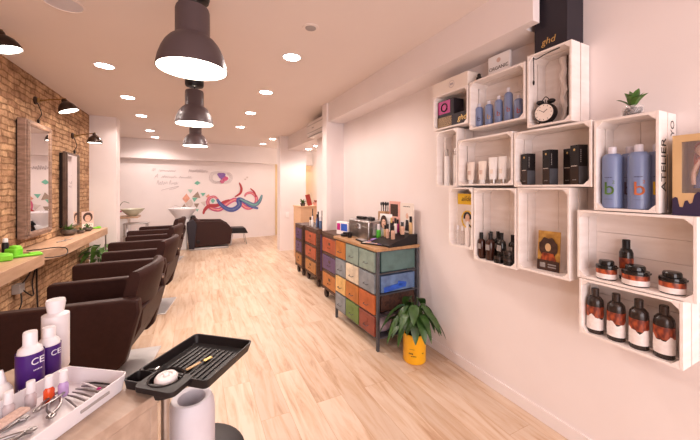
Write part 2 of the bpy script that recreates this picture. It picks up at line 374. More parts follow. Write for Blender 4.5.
big = make_dl('large unlit round ceiling panel at the top left', (-.79, 2.72, CZ), .105, False)
for ch in big.children:
    if ch.name.startswith('trim_ring'): ch.data.materials[0] = M['ceil']
sm = thing('ceiling_speaker', 'small round grey flush speaker in the ceiling, right of the large pendant', 'ceiling speaker', (.80, 2.28, CZ))
B().lathe([(.001,-.005),(.062,-.005),(.065,0)], 24).done('rim', 'ceil', sm)
B().lathe([(.001,-.008),(.040,-.008),(.042,-.005)], 24).done('grille', 'greyp', sm)
for y in (2.87, 4.07, 5.31, 6.62): spot((.82, y, CZ-.02), 32)
for y in (3.92, 5.14, 6.34, 7.91): spot((-.82, y, CZ-.02), 22)
spot((1.73, 8.2, CZ-.02), 34); spot((2.4, 6.6, 2.40), 24); spot((-.85, 8.6, CZ-.02), 30)
def point(loc, e, color, size=.1):
    l = bpy.data.lights.new('point_lamp', 'POINT'); l.energy = e; l.color = color; l.shadow_soft_size = size
    o = bpy.data.objects.new('point_lamp', l); COL.objects.link(o); o.location = loc; return o
point((3.0, 11.6, 2.1), 22, (1,.72,.40)); point((1.9, 11.0, 2.3), 12, (1,.75,.45)); point((3.0, 9.0, 2.0), 8, (1,.85,.72))

# ------------------------------------------------------------------ pendants
def make_pendant(label):
    t = thing('pendant_lamp', label, 'pendant lamp', (0,0,0), 0, 'row of factory-style pendant lamps')
    o_ = [(.188,2.198),(.192,2.200),(.190,2.215),(.181,2.26),(.166,2.305),(.146,2.345),(.122,2.375),(.099,2.392),(.093,2.402),(.093,2.545),(.088,2.562),(.070,2.569),(.02,2.571)]
    i_ = [(.018,2.560),(.07,2.558),(.086,2.54),(.088,2.397),(.117,2.370),(.140,2.340),(.160,2.300),(.175,2.256),(.184,2.214),(.186,2.20)]
    B().lathe(o_, 40, cap=False).done('lamp_shade', 'shade', t)
    B().lathe(i_, 40, cap=False).done('shade_lining', 'inwhite', t)
    B().lathe([(.001,2.222),(.14,2.228),(.160,2.250),(.145,2.29),(.001,2.32)], 32).done('diffuser', 'bulb', t)
    B().tube([(0,0,2.565),(0,0,2.63)], .008).done('stem', 'black', t)
    B().lathe([(.070,2.605),(.088,2.612),(.093,2.63),(.093,2.72),(.088,2.739)], 28).done('ceiling_cap', 'black', t)
    return t
p0 = make_pendant('nearest and largest-looking plum grey pendant lamp, hanging at the top left'); p0.location = (-.012, 2.06, 0)
p1 = dup(p0, (-.005, 3.80, 0), label='middle plum grey pendant lamp in the row of three')
p2 = dup(p0, (.008, 5.77, 0), label='farthest and smallest-looking plum grey pendant lamp, in front of the mural wall')
for p in (p0, p1, p2): spot((p.location.x, p.location.y, 2.21), 16, 150, .15)

# ------------------------------------------------------------------ wall sconces
def sconce(label, y, z, reach, dy, tilt=0):
    t = thing('wall_sconce', label, 'wall lamp', (LX, y, z), 0, 'swing-arm wall sconces on the brick wall')
    B().lathe([(.045,0),(.045,.012),(.03,.025),(.012,.03)], 20, mtx=Matrix.Rotation(R(90),4,'Y')).done('wall_plate', 'bronze', t)
    B().lathe([(.02,0),(.02,.05)], 14, at=(.03,0,-.025)).tube([(.03,0,0),(.07,0,.01)], .012).done('joint', 'brass', t)
    B().tube([(.03,0,.0),(reach*.5, dy*.5, .015),(reach, dy, .03)], .007).tube([(reach,dy,.04),(reach,dy,-.0)], .012).done('arm', 'brass', t)
    B().tube(crv([(.02,0,-.02),(.05,.02,-.14),(.012,.03,-.22)],6), .004).box(.02,.03,-.235,.02,.025,.05).done('cable', 'black', t)
    B().lathe([(.092,-.115),(.094,-.112),(.088,-.080),(.068,-.040),(.040,-.012),(.028,-.005),(.026,.02),(.018,.03)], 28, at=(reach,dy,0), mtx=Matrix.Rotation(R(tilt),4,'Y'), cap=False).done('lamp_shade', 'bronze', t)
    B().lathe([(.001,-.107),(.088,-.107),(.084,-.085),(.001,-.05)], 28, at=(reach,dy,0), mtx=Matrix.Rotation(R(tilt),4,'Y')).done('bulb', 'bulb', t)
    spot((LX+reach, y+dy, z-.13), 7, 140, .08, (1,.78,.55))
    return t
sconce('nearest bronze wall sconce, cut off by the left edge', 3.35, 2.655, .30, -.08, -16)
sconce('bronze swing-arm sconce above the large carved mirror', 4.70, 2.485, .28, -.08, -20)
sconce('bronze swing-arm sconce above the smaller dark mirror', 5.88, 2.265, .31, -.20)

# ------------------------------------------------------------------ mirrors (facing +X)
def mirror(label, name, y0, y1, z0, z1, fw, ft, fm, gap):
    t = thing(name, label, 'mirror', (LX+gap, (y0+y1)/2, z0), 90)   # local -y -> +X
    w = y1-y0; h = z1-z0
    for nm, a in (('frame_rail', (-w/2, w/2, 0, fw)), ('frame_rail', (-w/2, w/2, h-fw, h)), ('frame_stile', (-w/2, -w/2+fw, fw, h-fw)), ('frame_stile', (w/2-fw, w/2, fw, h-fw))):
        b = B().b2(a[0], a[1], -ft, 0, a[2], a[3])
        if nm == 'frame_rail':
            o = fw*.35; zc = a[2]+fw*.5; b.b2(a[0]+.012, a[1]-.012, -ft-.012, -ft+.001, a[2]+fw*.22, a[3]-fw*.22)
            b.b2(a[0]+.03, a[1]-.03, -ft-.018, -ft-.011, zc-.012, zc+.012)
        else:
            b.b2(a[0]+fw*.22, a[1]-fw*.22, -ft-.012, -ft+.001, a[2]-fw*.7, a[3]+fw*.7)
            b.b2((a[0]+a[1])/2-.012, (a[0]+a[1])/2+.012, -ft-.018, -ft-.011, a[2]-fw*.4, a[3]+fw*.4)
        b.done(nm, fm, t, bevel=.005)
    B().b2(-w/2+fw*.8, w/2-fw*.8, -ft-.004, -ft+.004, fw*.8, h-fw*.8).done('mirror_glass', 'mirror', t)
    B().b2(-w/2+.02, w/2-.02, -.01, gap-.001, .02, h-.02).done('backing', 'black', t)
    return t
mirror('large mirror in a broad carved brown wood frame on the brick wall', 'wall_mirror', 4.27, 4.89, .98, 2.21, .085, .065, 'mframe', .015)
mirror('narrower mirror in a thin dark frame, farther along the brick wall', 'wall_mirror', 5.38, 5.89, .95, 1.99, .035, .03, 'dframe', .04)

# ------------------------------------------------------------------ counters
t = tag(B().b2(-1.605, -1.29, 1.7, 3.97, .765, .87).done('wall_counter', 'oak', bevel=.003), 'near light oak styling counter fixed to the brick wall, holding the lime towels', 'counter')
poly = [(-1.605, 4.16), (-1.40, 4.16), (-1.27, 4.33), (-1.25, 6.18), (-1.605, 6.18)]
t = thing('wall_counter', 'far light oak styling counter under the two mirrors, with bowls and a photo card', 'counter', (0,0,0))
B().prism(poly, .765, .87).done('counter_top', 'oak', t, bevel=.003)
B().tube([(-1.27,6.15,.77),(-1.27,6.15,.40),(-1.59,6.15,.40)], .010).done('bracket', 'steel', t)

# lime green towels
def towel(label, x, y, sz, rz):
    b = B().box(0,0,sz[2]*.5,sz[0],sz[1],sz[2]).box(.01,0,sz[2]*1.0,sz[0]*.7,sz[1]*.8,sz[2]*.5,(0,.15,.1))
    o = b.done('lime_towel', 'lime', bevel=.014, loc=(x,y,.871), rot=(0,0,R(rz)), seg=3)
    return tag(o, label, 'towel', 'lime green folded towels')
towel('lime green folded towel at the left edge of the near counter', -1.50, 3.72, (.16,.10,.055), 20)
towel('lime green folded towel standing highest, beside the black spray can', -1.47, 3.88, (.09,.09,.085), -15)
o = B().box(0,0,.012,.20,.08,.02).box(.05,.01,.022,.08,.06,.02).done('lime_clip', 'lime', bevel=.008, loc=(-1.38,3.88,.871), rot=(0,0,R(25)))
tag(o, 'flat lime green cloth lying at the corner of the near counter', 'cloth')
o = thing('spray_can', 'slim black can with a white cap behind the lime towels', 'can', (-1.545, 3.93, .87))
B().lathe([(.022,0),(.024,.01),(.024,.12),(.018,.135)], 18).done('can_body', 'black', o); B().lathe([(.017,.135),(.017,.165),(.012,.172)], 18).done('cap', 'white', o)
# dryer/cable on far counter
o = B().tube(crv([(-1.50,4.20,.876),(-1.40,4.24,.876),(-1.30,4.30,.876),(-1.24,4.36,.85),(-1.22,4.28,.80),(-1.30,4.15,.80),(-1.42,4.05,.84),(-1.53,3.99,.90)],8), .005).done('power_cable', 'black')
tag(o, 'loop of black cable hanging between the two oak counters', 'cable')
o = B().tube(crv([(-1.42,4.70,.876),(-1.38,4.86,.876),(-1.36,5.0,.876)],6), .006).tube(crv([(-1.36,4.75,.876),(-1.40,4.9,.878),(-1.44,5.02,.876)],6), .005).done('comb_pair', 'steel')
tag(o, 'thin silver styling scissors lying on the far counter', 'scissors')
# stone bowls with succulents
def bowl(label, x, y, r, leaves):
    t = thing('succulent_bowl', label, 'potted plant', (x,y,.87), 0, 'stone bowls on the far counter')
    B().lathe([(r*.5,0),(r*.95,r*.35),(r,r*.7),(r*.86,r*.95),(r*.78,r*.92),(r*.7,r*.7),(.002,r*.7)], 24, cap=False).done('bowl', 'stone', t)
    b = B()
    for i in range(leaves):
        a = rnd.uniform(0,6.28); e = rnd.uniform(.3,1.2); L = r*rnd.uniform(.8,1.5)
        b.leaf((0,0,r*.7), (L*math.cos(a)*math.cos(e), L*math.sin(a)*math.cos(e), r*.7+L*math.sin(e)), r*.16)
    b.done('foliage', 'leaf2', t)
bowl('largest stone bowl of spiky succulents under the dark mirror', -1.50, 5.36, .085, 22)
bowl('smaller stone bowl right beside the largest succulent bowl', -1.42, 5.52, .05, 10)
bowl('small dark stone bowl nearest the photo card', -1.40, 5.76, .06, 8)
# photo card
def portrait(parent, w, h, y, back='cream', hairc='hair', cz=.6, face=.22):
    B().prism([(w*face*math.cos(a)*1.55, h*cz+h*.27*math.sin(a)) for a in [i*math.pi/10 for i in range(20)]], y-.0012, y-.0004, 'y').done('printed_hair', hairc, parent)
    B().prism([(w*face*.95*math.cos(a), h*(cz-.07)+h*.19*math.sin(a)) for a in [i*math.pi/10 for i in range(20)]], y-.0018, y-.0013, 'y').done('printed_face', 'skin', parent)
    B().b2(-w*.12, -w*.04, y-.0022, y-.0018, h*(cz+.01), h*(cz+.03)).b2(w*.04, w*.12, y-.0022, y-.0018, h*(cz+.01), h*(cz+.03)).b2(-w*.06, w*.06, y-.0022, y-.0018, h*(cz-.11), h*(cz-.095)).done('printed_features', 'hair', parent)
t = thing('photo_card', 'small standing card with a portrait of a dark-haired face on the far counter', 'photo card', (-1.47, 6.05, .87), 50)
B().b2(-.085,.085,0,.004,0,.27).done('card', 'brush', t)
portrait(t, .17, .27, 0, cz=.68, face=.27)
B().b2(-.08,.08,-.0015,0,.005,.085).done('white_band', 'cream', t)
marks(t, (0,-.002,.06), 0, .12, .022, 5, 'ink'); marks(t, (0,-.002,.03), 0, .10, .012, 9, 'ink')
o = B().box(0,0,.012,.10,.05,.022).box(.02,0,.028,.05,.03,.012).done('lime_brush', 'lime', bevel=.008, loc=(-1.36,6.06,.871)); tag(o, 'small lime green brush at the far end of the far counter', 'brush')
# cables + socket under near counter
t = thing('power_strip', 'grey metal power box with hanging wires under the near counter', 'power box', (LX, 4.25, .48))
B().b2(0,.06,-.05,.06,-.03,.06).done('socket_box', 'greyp', t, bevel=.005)
B().tube(crv([(.05,.0,-.02),(.09,-.1,-.12),(.06,-.15,-.25),(.04,-.05,-.4)],6), .006).tube(crv([(.05,.02,.05),(.09,.08,.15),(.07,.12,.27)],6), .006).tube(crv([(.05,.02,.0),(.10,.12,-.1),(.05,.25,.02),(.08,.3,.25)],6), .006).done('wire', 'black', t)
t = B().tube(crv([(-1.58,4.62,.76),(-1.56,4.60,.6),(-1.58,4.66,.4),(-1.56,4.63,.15),(-1.57,4.7,.01)],6), .008).done('hanging_cable', 'black'); tag(t, 'black cable hanging down the brick wall from the far counter', 'cable')
t = B().tube(crv([(-1.57,4.2,.70),(-1.565,5.0,.68),(-1.565,6.1,.70)],8), .012).done('wall_conduit', 'steel'); tag(t, 'grey conduit running along the brick wall below the far counter', 'conduit')

# floor plant under far counter
def leafy(name, label, x, y, potm, R0, H0, n, Lr, hr, wr, leafm, droop, seed, cat='potted plant'):
    t = thing(name, label, cat, (x,y,0)); r = random.Random(seed)
    B().lathe([(R0*.88,0),(R0*.95,.004),(R0,H0*.06),(R0,H0*.96),(R0*1.02,H0*.98),(R0*.97,H0),(R0*.93,H0*.97),(R0*.93,H0*.88),(.002,H0*.88)], 32, cap=False).done('pot', potm, t)
    B().lathe([(.002,H0*.885),(R0*.93,H0*.885),(R0*.9,H0*.89),(.002,H0*.92)], 20, cap=False).done('soil', 'soil', t)
    for i in range(n):
        a = i*2.399+r.uniform(-.2,.2); k = r.uniform(.35,1); L = r.uniform(*Lr)*(.5+.5*k); h = r.uniform(*hr)*(1.15-.45*k)
        sx_, sy_ = math.cos(a), math.sin(a)
        mid = (sx_*L*.35, sy_*L*.35, H0*.9+h)
        tip = (sx_*L, sy_*L, H0*.9+h*(1-droop*k*1.3))
        st = bez((sx_*R0*.25, sy_*R0*.25, H0*.88), (sx_*L*.12, sy_*L*.12, H0*.9+h*.7), mid, 5)
        b = B().tube(st, .0028, 5)
        b.leaf(mid, tip, r.uniform(*wr), sag=.03+.02*k, seg=7)
        b.done('leaf', leafm, t)
    return t
leafy('floor_plant', 'dark leafy plant on the floor below the far counter', -1.36, 6.32, 'stone', .11, .20, 34, (.28,.46), (.22,.46), (.035,.055), 'leaf2', .5, 3)
# peace lily in yellow tin
pl = leafy('peace_lily', 'peace lily with long drooping leaves in a yellow tin, beside the drawer chest', 1.715, 2.17, 'ypot', .098, .25, 40, (.20,.34), (.16,.31), (.030,.045), 'leaf', 1.0, 12)
for j, (aa, z, w_, h_, n_) in enumerate(((-50,.135,.045,.004,8),(-56,.098,.040,.014,4),(-42,.078,.045,.009,5),(5,.10,.02,.010,2))):
    marks(pl, (.0995*math.sin(R(aa)), -.0995*math.cos(R(aa)), z), aa, w_, h_, n_, 'ink', seed=j)

# ------------------------------------------------------------------ salon chairs (local front -y)
def make_chair(label):
    t = thing('salon_chair', label, 'salon chair', (0,0,0), 0, 'brown salon chairs facing the mirrors')
    # arms: thick slabs
    for s in (-1, 1):
        b = B(); x = s*.335
        b.prism([(-.46,.655),(-.44,.68),(.34,.70),(.41,.69),(.42,.60),(.33,.25),(.28,.20),(-.40,.21),(-.46,.26)], x-.042, x+.042, 'x')
        b.done('armrest', 'leather', t, bevel=.016, seg=3)
    B().b2(-.29,.29,-.38,.24,.20,.34).done('seat_base', 'leather', t, bevel=.02)
    B().b2(-.29,.29,-.40,.26,.34,.49).done('seat', 'leather', t, bevel=.035, seg=4)
    # curved back: leaning slab
    b = B(); n = 14; ring = []
    levels = [(.40,.02,.035),(.55,.035,.05),(.72,.07,.055),(.84,.095,.055),(.885,.105,.04),(.90,.11,.02)]
    bm = b.bm; grids = []
    for side in (0, 1):
        g = []
        for z, ly, th in levels:
            row = []
            for i in range(n+1):
                u = -1+2*i/n; x = u*.30; y = .27+ly+.075*(1-u*u) - .02
                y += th*(1 if side else -1)*(.5 if side == 0 else 1)
                row.append(bm.verts.new((x, y, z-.02*u*u)))
            g.append(row)
        grids.append(g)
    for g in grids:
        for j in range(len(levels)-1):
            for i in range(n): bm.faces.new((g[j][i], g[j][i+1], g[j+1][i+1], g[j+1][i]))
    A, Z = grids
    for i in range(n):
        bm.faces.new((A[-1][i], A[-1][i+1], Z[-1][i+1], Z[-1][i])); bm.faces.new((A[0][i], Z[0][i], Z[0][i+1], A[0][i+1]))
    for j in range(len(levels)-1):
        for i in (0, n): bm.faces.new((A[j][i], A[j+1][i], Z[j+1][i], Z[j][i]))
    b.done('backrest', 'leather', t)
    B().prism([(.24,.26),(.30,.26),(.40,.46),(.42,.60),(.33,.60),(.30,.46)], -.29, .29, 'x').done('lower_back_panel', 'leather', t, bevel=.01)
    B().lathe([(.012,0),(.012,.006),(.006,.009)], 12, mtx=Matrix.Rotation(R(-90),4,'X'), at=(-.20,.425,.70)).done('button', 'chrome', t)
    B().lathe([(.028,.05),(.028,.20)], 16).lathe([(.10,.185),(.10,.20)], 16).done('column', 'chrome', t)
    return t
def plate(t):
    B().b2(-.36,.22,-.20,.38,.0,.014).b2(-.05,.05,-.05,.05,.012,.05).done('base_plate', 'plate', t, bevel=.004)
    B().tube([(-.18,-.30,.24),(-.18,-.48,.12),(.18,-.48,.12),(.18,-.30,.24)], .012).b2(-.16,.16,-.50,-.44,.105,.13).done('footrest', 'chrome', t)
def star(t):
    b = B()
    for k in range(5):
        a = k*2*math.pi/5+.3; b.tube([(0,0,.075),(.30*math.cos(a), .30*math.sin(a), .06)], [.022,.012])
    b.lathe([(.04,.05),(.04,.10)], 16); b.done('star_base', 'chrome', t)
    for k in range(5):
        a = k*2*math.pi/5+.3
        B().lathe([(.026,-.018),(.028,-.01),(.028,.01),(.026,.018)], 16, mtx=Matrix.Rotation(R(90),4,'X'), at=(.31*math.cos(a), .31*math.sin(a), .028)).box(.31*math.cos(a), .31*math.sin(a), .052, .03,.03,.02).done('caster', 'black', t)
ch = make_chair('nearest brown salon chair, right behind the foreground bottles')
CH = [ch] + [dup(ch, label=l) for l in ('second brown salon chair from the viewer', 'third brown salon chair from the viewer, on wheels', 'farthest brown salon chair, in front of the wash basin')]
for o, (x, y) in zip(CH, ((-.715,3.12), (-.655,4.55), (-.65,6.02), (-.645,7.42))):
    o.location = (x, y, 0); o.rotation_euler = (0,0,R(-99))
for o, f in zip(CH, (plate, plate, star, plate)): f(o)

# ------------------------------------------------------------------ shampoo unit
t = thing('shampoo_recliner', 'brown reclining wash chair with a metal base in front of the mural', 'wash chair', (.30, 8.62, 0))
B().prism([(-.42,.66),(-.33,.70),(.30,.68),(.46,.58),(.55,.46),(.50,.10),(-.40,.06),(-.45,.30)], -.30, -.20, 'y').done('side_panel', 'leather', t, bevel=.02, seg=3)
B().prism([(-.42,.66),(-.33,.70),(.30,.68),(.46,.58),(.55,.46),(.50,.10),(-.40,.06),(-.45,.30)], .20, .30, 'y').done('side_panel', 'leather', t, bevel=.02, seg=3)
B().prism([(-.40,.60),(.40,.44),(.50,.40),(.45,.14),(-.38,.10)], -.20, .20, 'y').done('seat', 'leather', t, bevel=.02)
B().prism([(-.44,.70),(-.34,.80),(-.10,.60),(-.22,.50)], -.19, .19, 'y').done('backrest', 'leather', t, bevel=.03)
B().lathe([(.02,-.16),(.06,-.14),(.065,0),(.06,.14),(.02,.16)], 16, mtx=Matrix.Rotation(R(90),4,'X'), at=(-.34,-.0,.76)).done('head_pillow', 'black', t)
B().b2(-.42,.46,-.28,.28,.0,.05).done('base', 'steel', t, bevel=.006)
B().lathe([(.045,0),(.045,.012),(.03,.02)], 16, mtx=Matrix.Rotation(R(90),4,'X'), at=(-.23,-.295,.20)).done('recline_knob', 'black', t)
t = thing('wash_basin', 'white ceramic backwash basin behind the brown recliner', 'basin', (-.27, 8.62, 0))
B().lathe([(.10,.66),(.14,.74),(.22,.86),(.29,.96),(.315,.995),(.31,1.01),(.285,1.0),(.20,.88),(.12,.80),(.002,.78)], 32, cap=False, sy=.8).done('bowl', 'white', t)
B().prism([(-.13,0),(.10,0),(.10,.55),(.16,.74),(-.16,.74),(-.10,.55)], -.10, .10, 'y').done('pedestal', 'whitem', t, bevel=.02)
B().tube(crv([(-.2,.1,.98),(-.2,.05,1.06),(-.1,0,1.05),(.0,-.02,1.0)],5), .010).b2(-.03,.08,-.04,.02,1.0,1.03).done('faucet', 'chrome', t)
t = thing('folded_cape', 'black fabric hanging between the basin and the recliner', 'cape', (-.06, 8.30, 0))
B().prism([(-.07,.04),(.05,.03),(.10,.62),(.02,.76),(-.12,.68)], -.03, .03, 'y').done('cloth', 'blackm', t, bevel=.02)
t = thing('footstool', 'low black footstool with thin metal legs at the foot of the recliner', 'footstool', (1.04, 8.85, 0))
B().prism([(-.20,.31),(-.18,.45),(.16,.44),(.24,.29)], -.20, .20, 'y').done('cushion', 'black', t, bevel=.02)
for s in (-1, 1):
    for q in (-1, 1): B().tube([(s*.14,q*.15,.34),(s*.20,q*.17,.0)], .010).done('leg', 'steel', t)

# left-back shelf area
t = thing('back_counter', 'small wooden counter with clutter beside the white pier', 'counter', (-1.45, 8.6, 0))
B().b2(-.45,.30,-.22,.25,.82,.86).done('counter_top', 'oak', t, bevel=.004)
B().b2(-.42,.10,-.16,.22,0,.82).done('cabinet', 'whitem', t, bevel=.004)
o = thing('glass_basin', 'pale green glass bowl on the back counter', 'bowl', (-1.27, 8.55, .86))
B().lathe([(.06,0),(.10,.02),(.20,.12),(.235,.165),(.225,.165),(.18,.115),(.09,.03),(.002,.02)], 28, cap=False).done('bowl', pm('sage_glass', (.62,.60,.46), (.50,.48,.36), 4, .2), o)
o = thing('orchid_pot', 'small pink orchid with an arching dark stem at the pier edge', 'potted plant', (-1.52, 8.45, .86))
B().lathe([(.03,0),(.045,.09),(.038,.09),(.03,.07),(.002,.07)], 18, cap=False).done('pot', 'white', o)
B().tube(crv([(0,0,.07),(.02,0,.22),(.09,0,.33),(.20,0,.30)],6), .006).done('stem', 'leaf', o)
b = B()
for i in range(9): b.sphere((rnd.uniform(-.04,.05), rnd.uniform(-.03,.03), .10+rnd.uniform(0,.12)), .025,.02,.02, 8, 6)
b.done('blossom', MUR['pink'], o)
t = thing('utility_trolley', 'small grey trolley with bottles beside the back counter', 'trolley', (-1.12, 8.25, 0))
B().b2(-.26,.20,-.16,.16,.71,.735).done('shelf', 'steel', t, bevel=.004); B().b2(-.26,.20,-.16,.16,.45,.47).done('shelf', 'steel', t, bevel=.004)
for sx_ in (-.24,.16):
    for sy_ in (-.14,.14): B().tube([(sx_,sy_,0.0),(sx_,sy_,.71)], .010).done('leg', 'steel', t)
for i, (dx, m_, hh) in enumerate(((-.20,'white',.16),(-.12,'green_b',.12),(-.04,'white',.14))):
    o = thing('salon_bottle', ['white bottle on the lower shelf of the back trolley, left', 'green bottle on the lower shelf of the back trolley', 'white bottle on the lower shelf of the back trolley, right'][i], 'bottle', (-1.12+dx, 8.20, .47), 0, 'bottles on the back trolley')
    B().lathe([(.028,0),(.03,.01),(.03,hh*.7),(.012,hh*.8)], 16).done('bottle_body', m_, o); B().lathe([(.013,hh*.8),(.013,hh)], 12).done('cap', 'white', o)

# ------------------------------------------------------------------ mural
t = thing('wall_mural', 'painted mural of braided pink and blue ribbons, triangles and handwriting on the back wall', 'mural', (0, 9.612, 0), math.degrees(TH))
RB = dict(pink=[(.62,1.14),(.5,1.25),(.36,1.2),(.33,1.06),(.43,.92),(.64,.88),(.81,1.02),(1.03,1.15),(1.17,1.11),(1.36,.93),(1.51,.9),(1.67,1.02),(1.69,1.22),(1.55,1.35),(1.4,1.33),(1.34,1.24)],
 red=[(.21,.77),(.25,.89),(.36,.99),(.57,1.0),(.78,1.1),(.92,1.15)], blue=[(.57,1.18),(.67,1.03),(.85,.89),(1.03,.87),(1.19,.99),(1.17,1.15),(1.32,1.11),(1.51,.96),(1.75,.87)],
 slate=[(1.21,1.18),(1.4,1.08),(1.63,.98),(1.79,1.09),(1.87,1.29)], stem=[(1.06,1.24),(1.21,1.34),(1.25,1.49),(1.19,1.66)], tip=[(1.51,1.49),(1.63,1.37),(1.69,1.22)])
wd = dict(pink=.12, red=.10, blue=.14, slate=.12, stem=.07, tip=.05)
for k, (nm, pts) in enumerate(RB.items()):
    P = crv(pts, 8); n = len(P); y = .002+.0012*k
    w = [wd[nm]*(math.sin(math.pi*(.06+.88*i/(n-1)))**.6) for i in range(n)]
    m_ = MUR.get(nm, MUR['red'])
    b = B().sweep([tuple(p) for p in P], w, .001)
    b.done('ribbon', m_, t, loc=(0,-y,0))
    if nm in ('pink','blue','slate'):
        m2 = {'pink': 'salmon', 'blue': 'slate', 'slate': 'teal'}[nm]
        B().sweep([tuple(p) for p in P], [q*.25 for q in w], .001).done('ribbon_strand', MUR[m2], t, loc=(0,-y-.0008,0))
TR = [('salmon',[(-.31,1.21),(-.21,1.35),(-.12,1.21),(-.23,1.09)]),('taupe',[(-.07,1.25),(.07,1.4),(.14,1.22)]),('teal',[(.14,1.36),(.27,1.36),(.2,1.26)]),('teal',[(-.07,1.23),(.07,1.23),(-.02,1.11)]),
 ('taupe',[(-.35,.93),(-.26,1.07),(-.19,.92)]),('taupe',[(-.03,1.07),(.11,1.07),(.04,.94)]),('teal',[(-.02,1.63),(.06,1.7),(.14,1.64),(.06,1.58)]),('mint',[(-.18,1.46),(-.05,1.46),(-.11,1.35)]),
 ('salmon',[(.27,1.26),(.35,1.33),(.4,1.24),(.34,1.2)]),('teal',[(.4,1.14),(.46,1.2),(.52,1.14),(.46,1.06)]),('pale',[(-.24,1.07),(-.10,1.19),(-.04,1.07),(-.12,.93)]),('pale',[(.14,1.1),(.29,1.14),(.25,.98)]),
 ('teal',[(.02,.90),(.10,.92),(.06,.84)])]
for m_, p in TR: B().prism(p, -.0015, 0, 'y').done('painted_shape', MUR[m_], t, loc=(0,-.001,0))
for m_, (x, z), r_ in (('violet',(.69,1.86),.10),('pink',(.78,1.77),.085),('violet',(.72,1.80),.08),('pink',(.71,1.68),.06),('pale',(1.36,1.76),.03),('pale',(1.42,1.82),.03)):
    B().prism([(x+r_*(1+.25*math.sin(3*a+x*9))*math.cos(a), z+r_*(1+.25*math.cos(2*a))*math.sin(a)) for a in [i*math.pi/10 for i in range(20)]], -.0012, 0, 'y').done('paint_splash', MUR[m_], t, loc=(0,-.0012-r_*.02,0))
for rr in ((.27,.16),(.31,.19),(.24,.13)):
    B().tube([(.68+rr[0]*math.cos(a), -.002, 1.80+rr[1]*math.sin(a)+.02*math.sin(3*a)) for a in [i*math.pi/18 for i in range(36)]], .0035, 5, closed=True).done('pencil_ring', 'ink2', t)
hw = random.Random(4)
for x0_, x1_, z_, hh in ((-1.0,-.93,1.98,.09),(-.86,-.48,1.95,.03),(-.16,.33,1.955,.05),(-.95,-.88,1.80,.07),(-.80,-.45,1.785,.035),(-.38,-.08,1.785,.03),(-.90,-.66,1.62,.06),(-.62,-.42,1.62,.06)):
    n_ = max(4, int((x1_-x0_)/.022)); B().tube(crv([(x0_+(x1_-x0_)*k/n_+.012*(k%2), -.0015, z_+hh*(hw.uniform(.3,1.5) if k%2 else -hw.uniform(.2,.8))) for k in range(n_+1)], 4), .0035, 5).done('handwriting', 'ink2', t)
B().tube(crv([(-.80,-.002,1.44),(-.6,-.002,1.50),(-.40,-.002,1.55),(-.48,-.002,1.49),(-.62,-.002,1.46)],6), .004, 5).done('signature_flourish', 'ink2', t)

# ------------------------------------------------------------------ air conditioner, alcove things
t = thing('air_conditioner', 'white split air conditioner high on the right wall by the ceiling', 'air conditioner', (WX-.001, 4.93, 2.40), -90)
B().prism([(0,.27),(-.17,.265),(-.205,.20),(-.205,.07),(-.15,.0),(0,0)], -.42, .42, 'x').done('housing', 'acw', t, bevel=.01, seg=3)
B().b2(-.38,.38,-.212,-.200,.06,.065).b2(-.38,.38,-.212,-.2,.185,.189).done('panel_seam', 'greyp', t)
B().box(0,-.165,.022,.76,.085,.008,(R(42),0,0)).done('louver', 'greyp', t)
B().b2(-.12,-.02,-.2075,-.203,.12,.135).done('badge', 'greyp', t)
t = thing('reception_cabinet', 'peach wooden cabinet in the alcove behind the dark drawer chests', 'cabinet', (2.20, 6.35, 0))
B().b2(-.26,.26,-.20,.30,0,1.10).done('carcass', 'peach', t, bevel=.004); B().b2(-.275,.275,-.215,.31,1.10,1.125).done('cabinet_top', 'peach', t, bevel=.003)
o = thing('small_succulent', 'little green plant in a dark pot on the peach cabinet', 'potted plant', (2.02, 6.25, 1.125))
B().lathe([(.04,0),(.055,.06),(.045,.06),(.04,.045),(.002,.045)], 18, cap=False).done('pot', 'stone', o)
b = B()
for i in range(16):
    a = i*2.4; b.leaf((0,0,.04), (.08*math.cos(a), .06*math.sin(a), .10+.06*rnd.random()), .014)
b.done('foliage', 'leaf2', o)
o = thing('red_folder', 'dark red card leaning on the peach cabinet', 'card', (2.16, 6.28, 1.125)); B().box(0,0,.12,.10,.015,.24,(R(-8),R(-12),0)).done('card', 'redc', o, bevel=.002)
o = thing('cosmetics_basket', 'small pinkish basket of bits on the peach cabinet', 'basket', (2.34, 6.30, 1.125))
B().lathe([(.06,0),(.08,.07),(.072,.07),(.055,.01),(.002,.01)], 20, cap=False).done('basket', 'pinkm', o)
b = B(); [b.sphere((rnd.uniform(-.04,.04), rnd.uniform(-.04,.04), .07+rnd.uniform(0,.03)), .025,.02,.02,8,6) for i in range(7)]; b.done('contents', 'orange_lab', o)
t = thing('waste_bin', 'small dark bin in the yellow-lit doorway beyond the mural wall', 'bin', (2.12, 10.6, 0)); B().lathe([(.10,0),(.13,.02),(.15,.42),(.14,.44),(.02,.45)], 20).done('bin_body', 'black', t)
t = tag(B().b2(0,.012,-.04,.04,-.06,.06).done('light_switch', 'whitem', bevel=.003, loc=(1.98,7.317,.86), rot=(0,0,R(-90))), 'small white switch plate on the end pillar', 'switch')

# ------------------------------------------------------------------ chests of drawers (local: x -> -Y world, front -y -> -X world)
def front_drawer(x0, x1, z0, z1, mat, parent, dark='gun', sub='label_holder'):
    d = B().b2(x0+.004, x1-.004, -.014, .05, z0+.004, z1-.004).done('drawer', mat, parent, bevel=.004)
    cx = (x0+x1)/2; cz = (z0+z1)/2; w = min(.05, (x1-x0)*.25)
    B().b2(cx-w*.6, cx+w*.6, -.017, -.0135, cz+.012, cz+.045).done('label_holder', mat if dark == 'gun' else 'dwood', d)
    B().tube([(cx-w*.7,-.014,cz-.02),(cx-w*.6,-.034,cz-.025),(cx+w*.6,-.034,cz-.025),(cx+w*.7,-.014,cz-.02)], .003, 6).done('handle', dark, d)
    return d
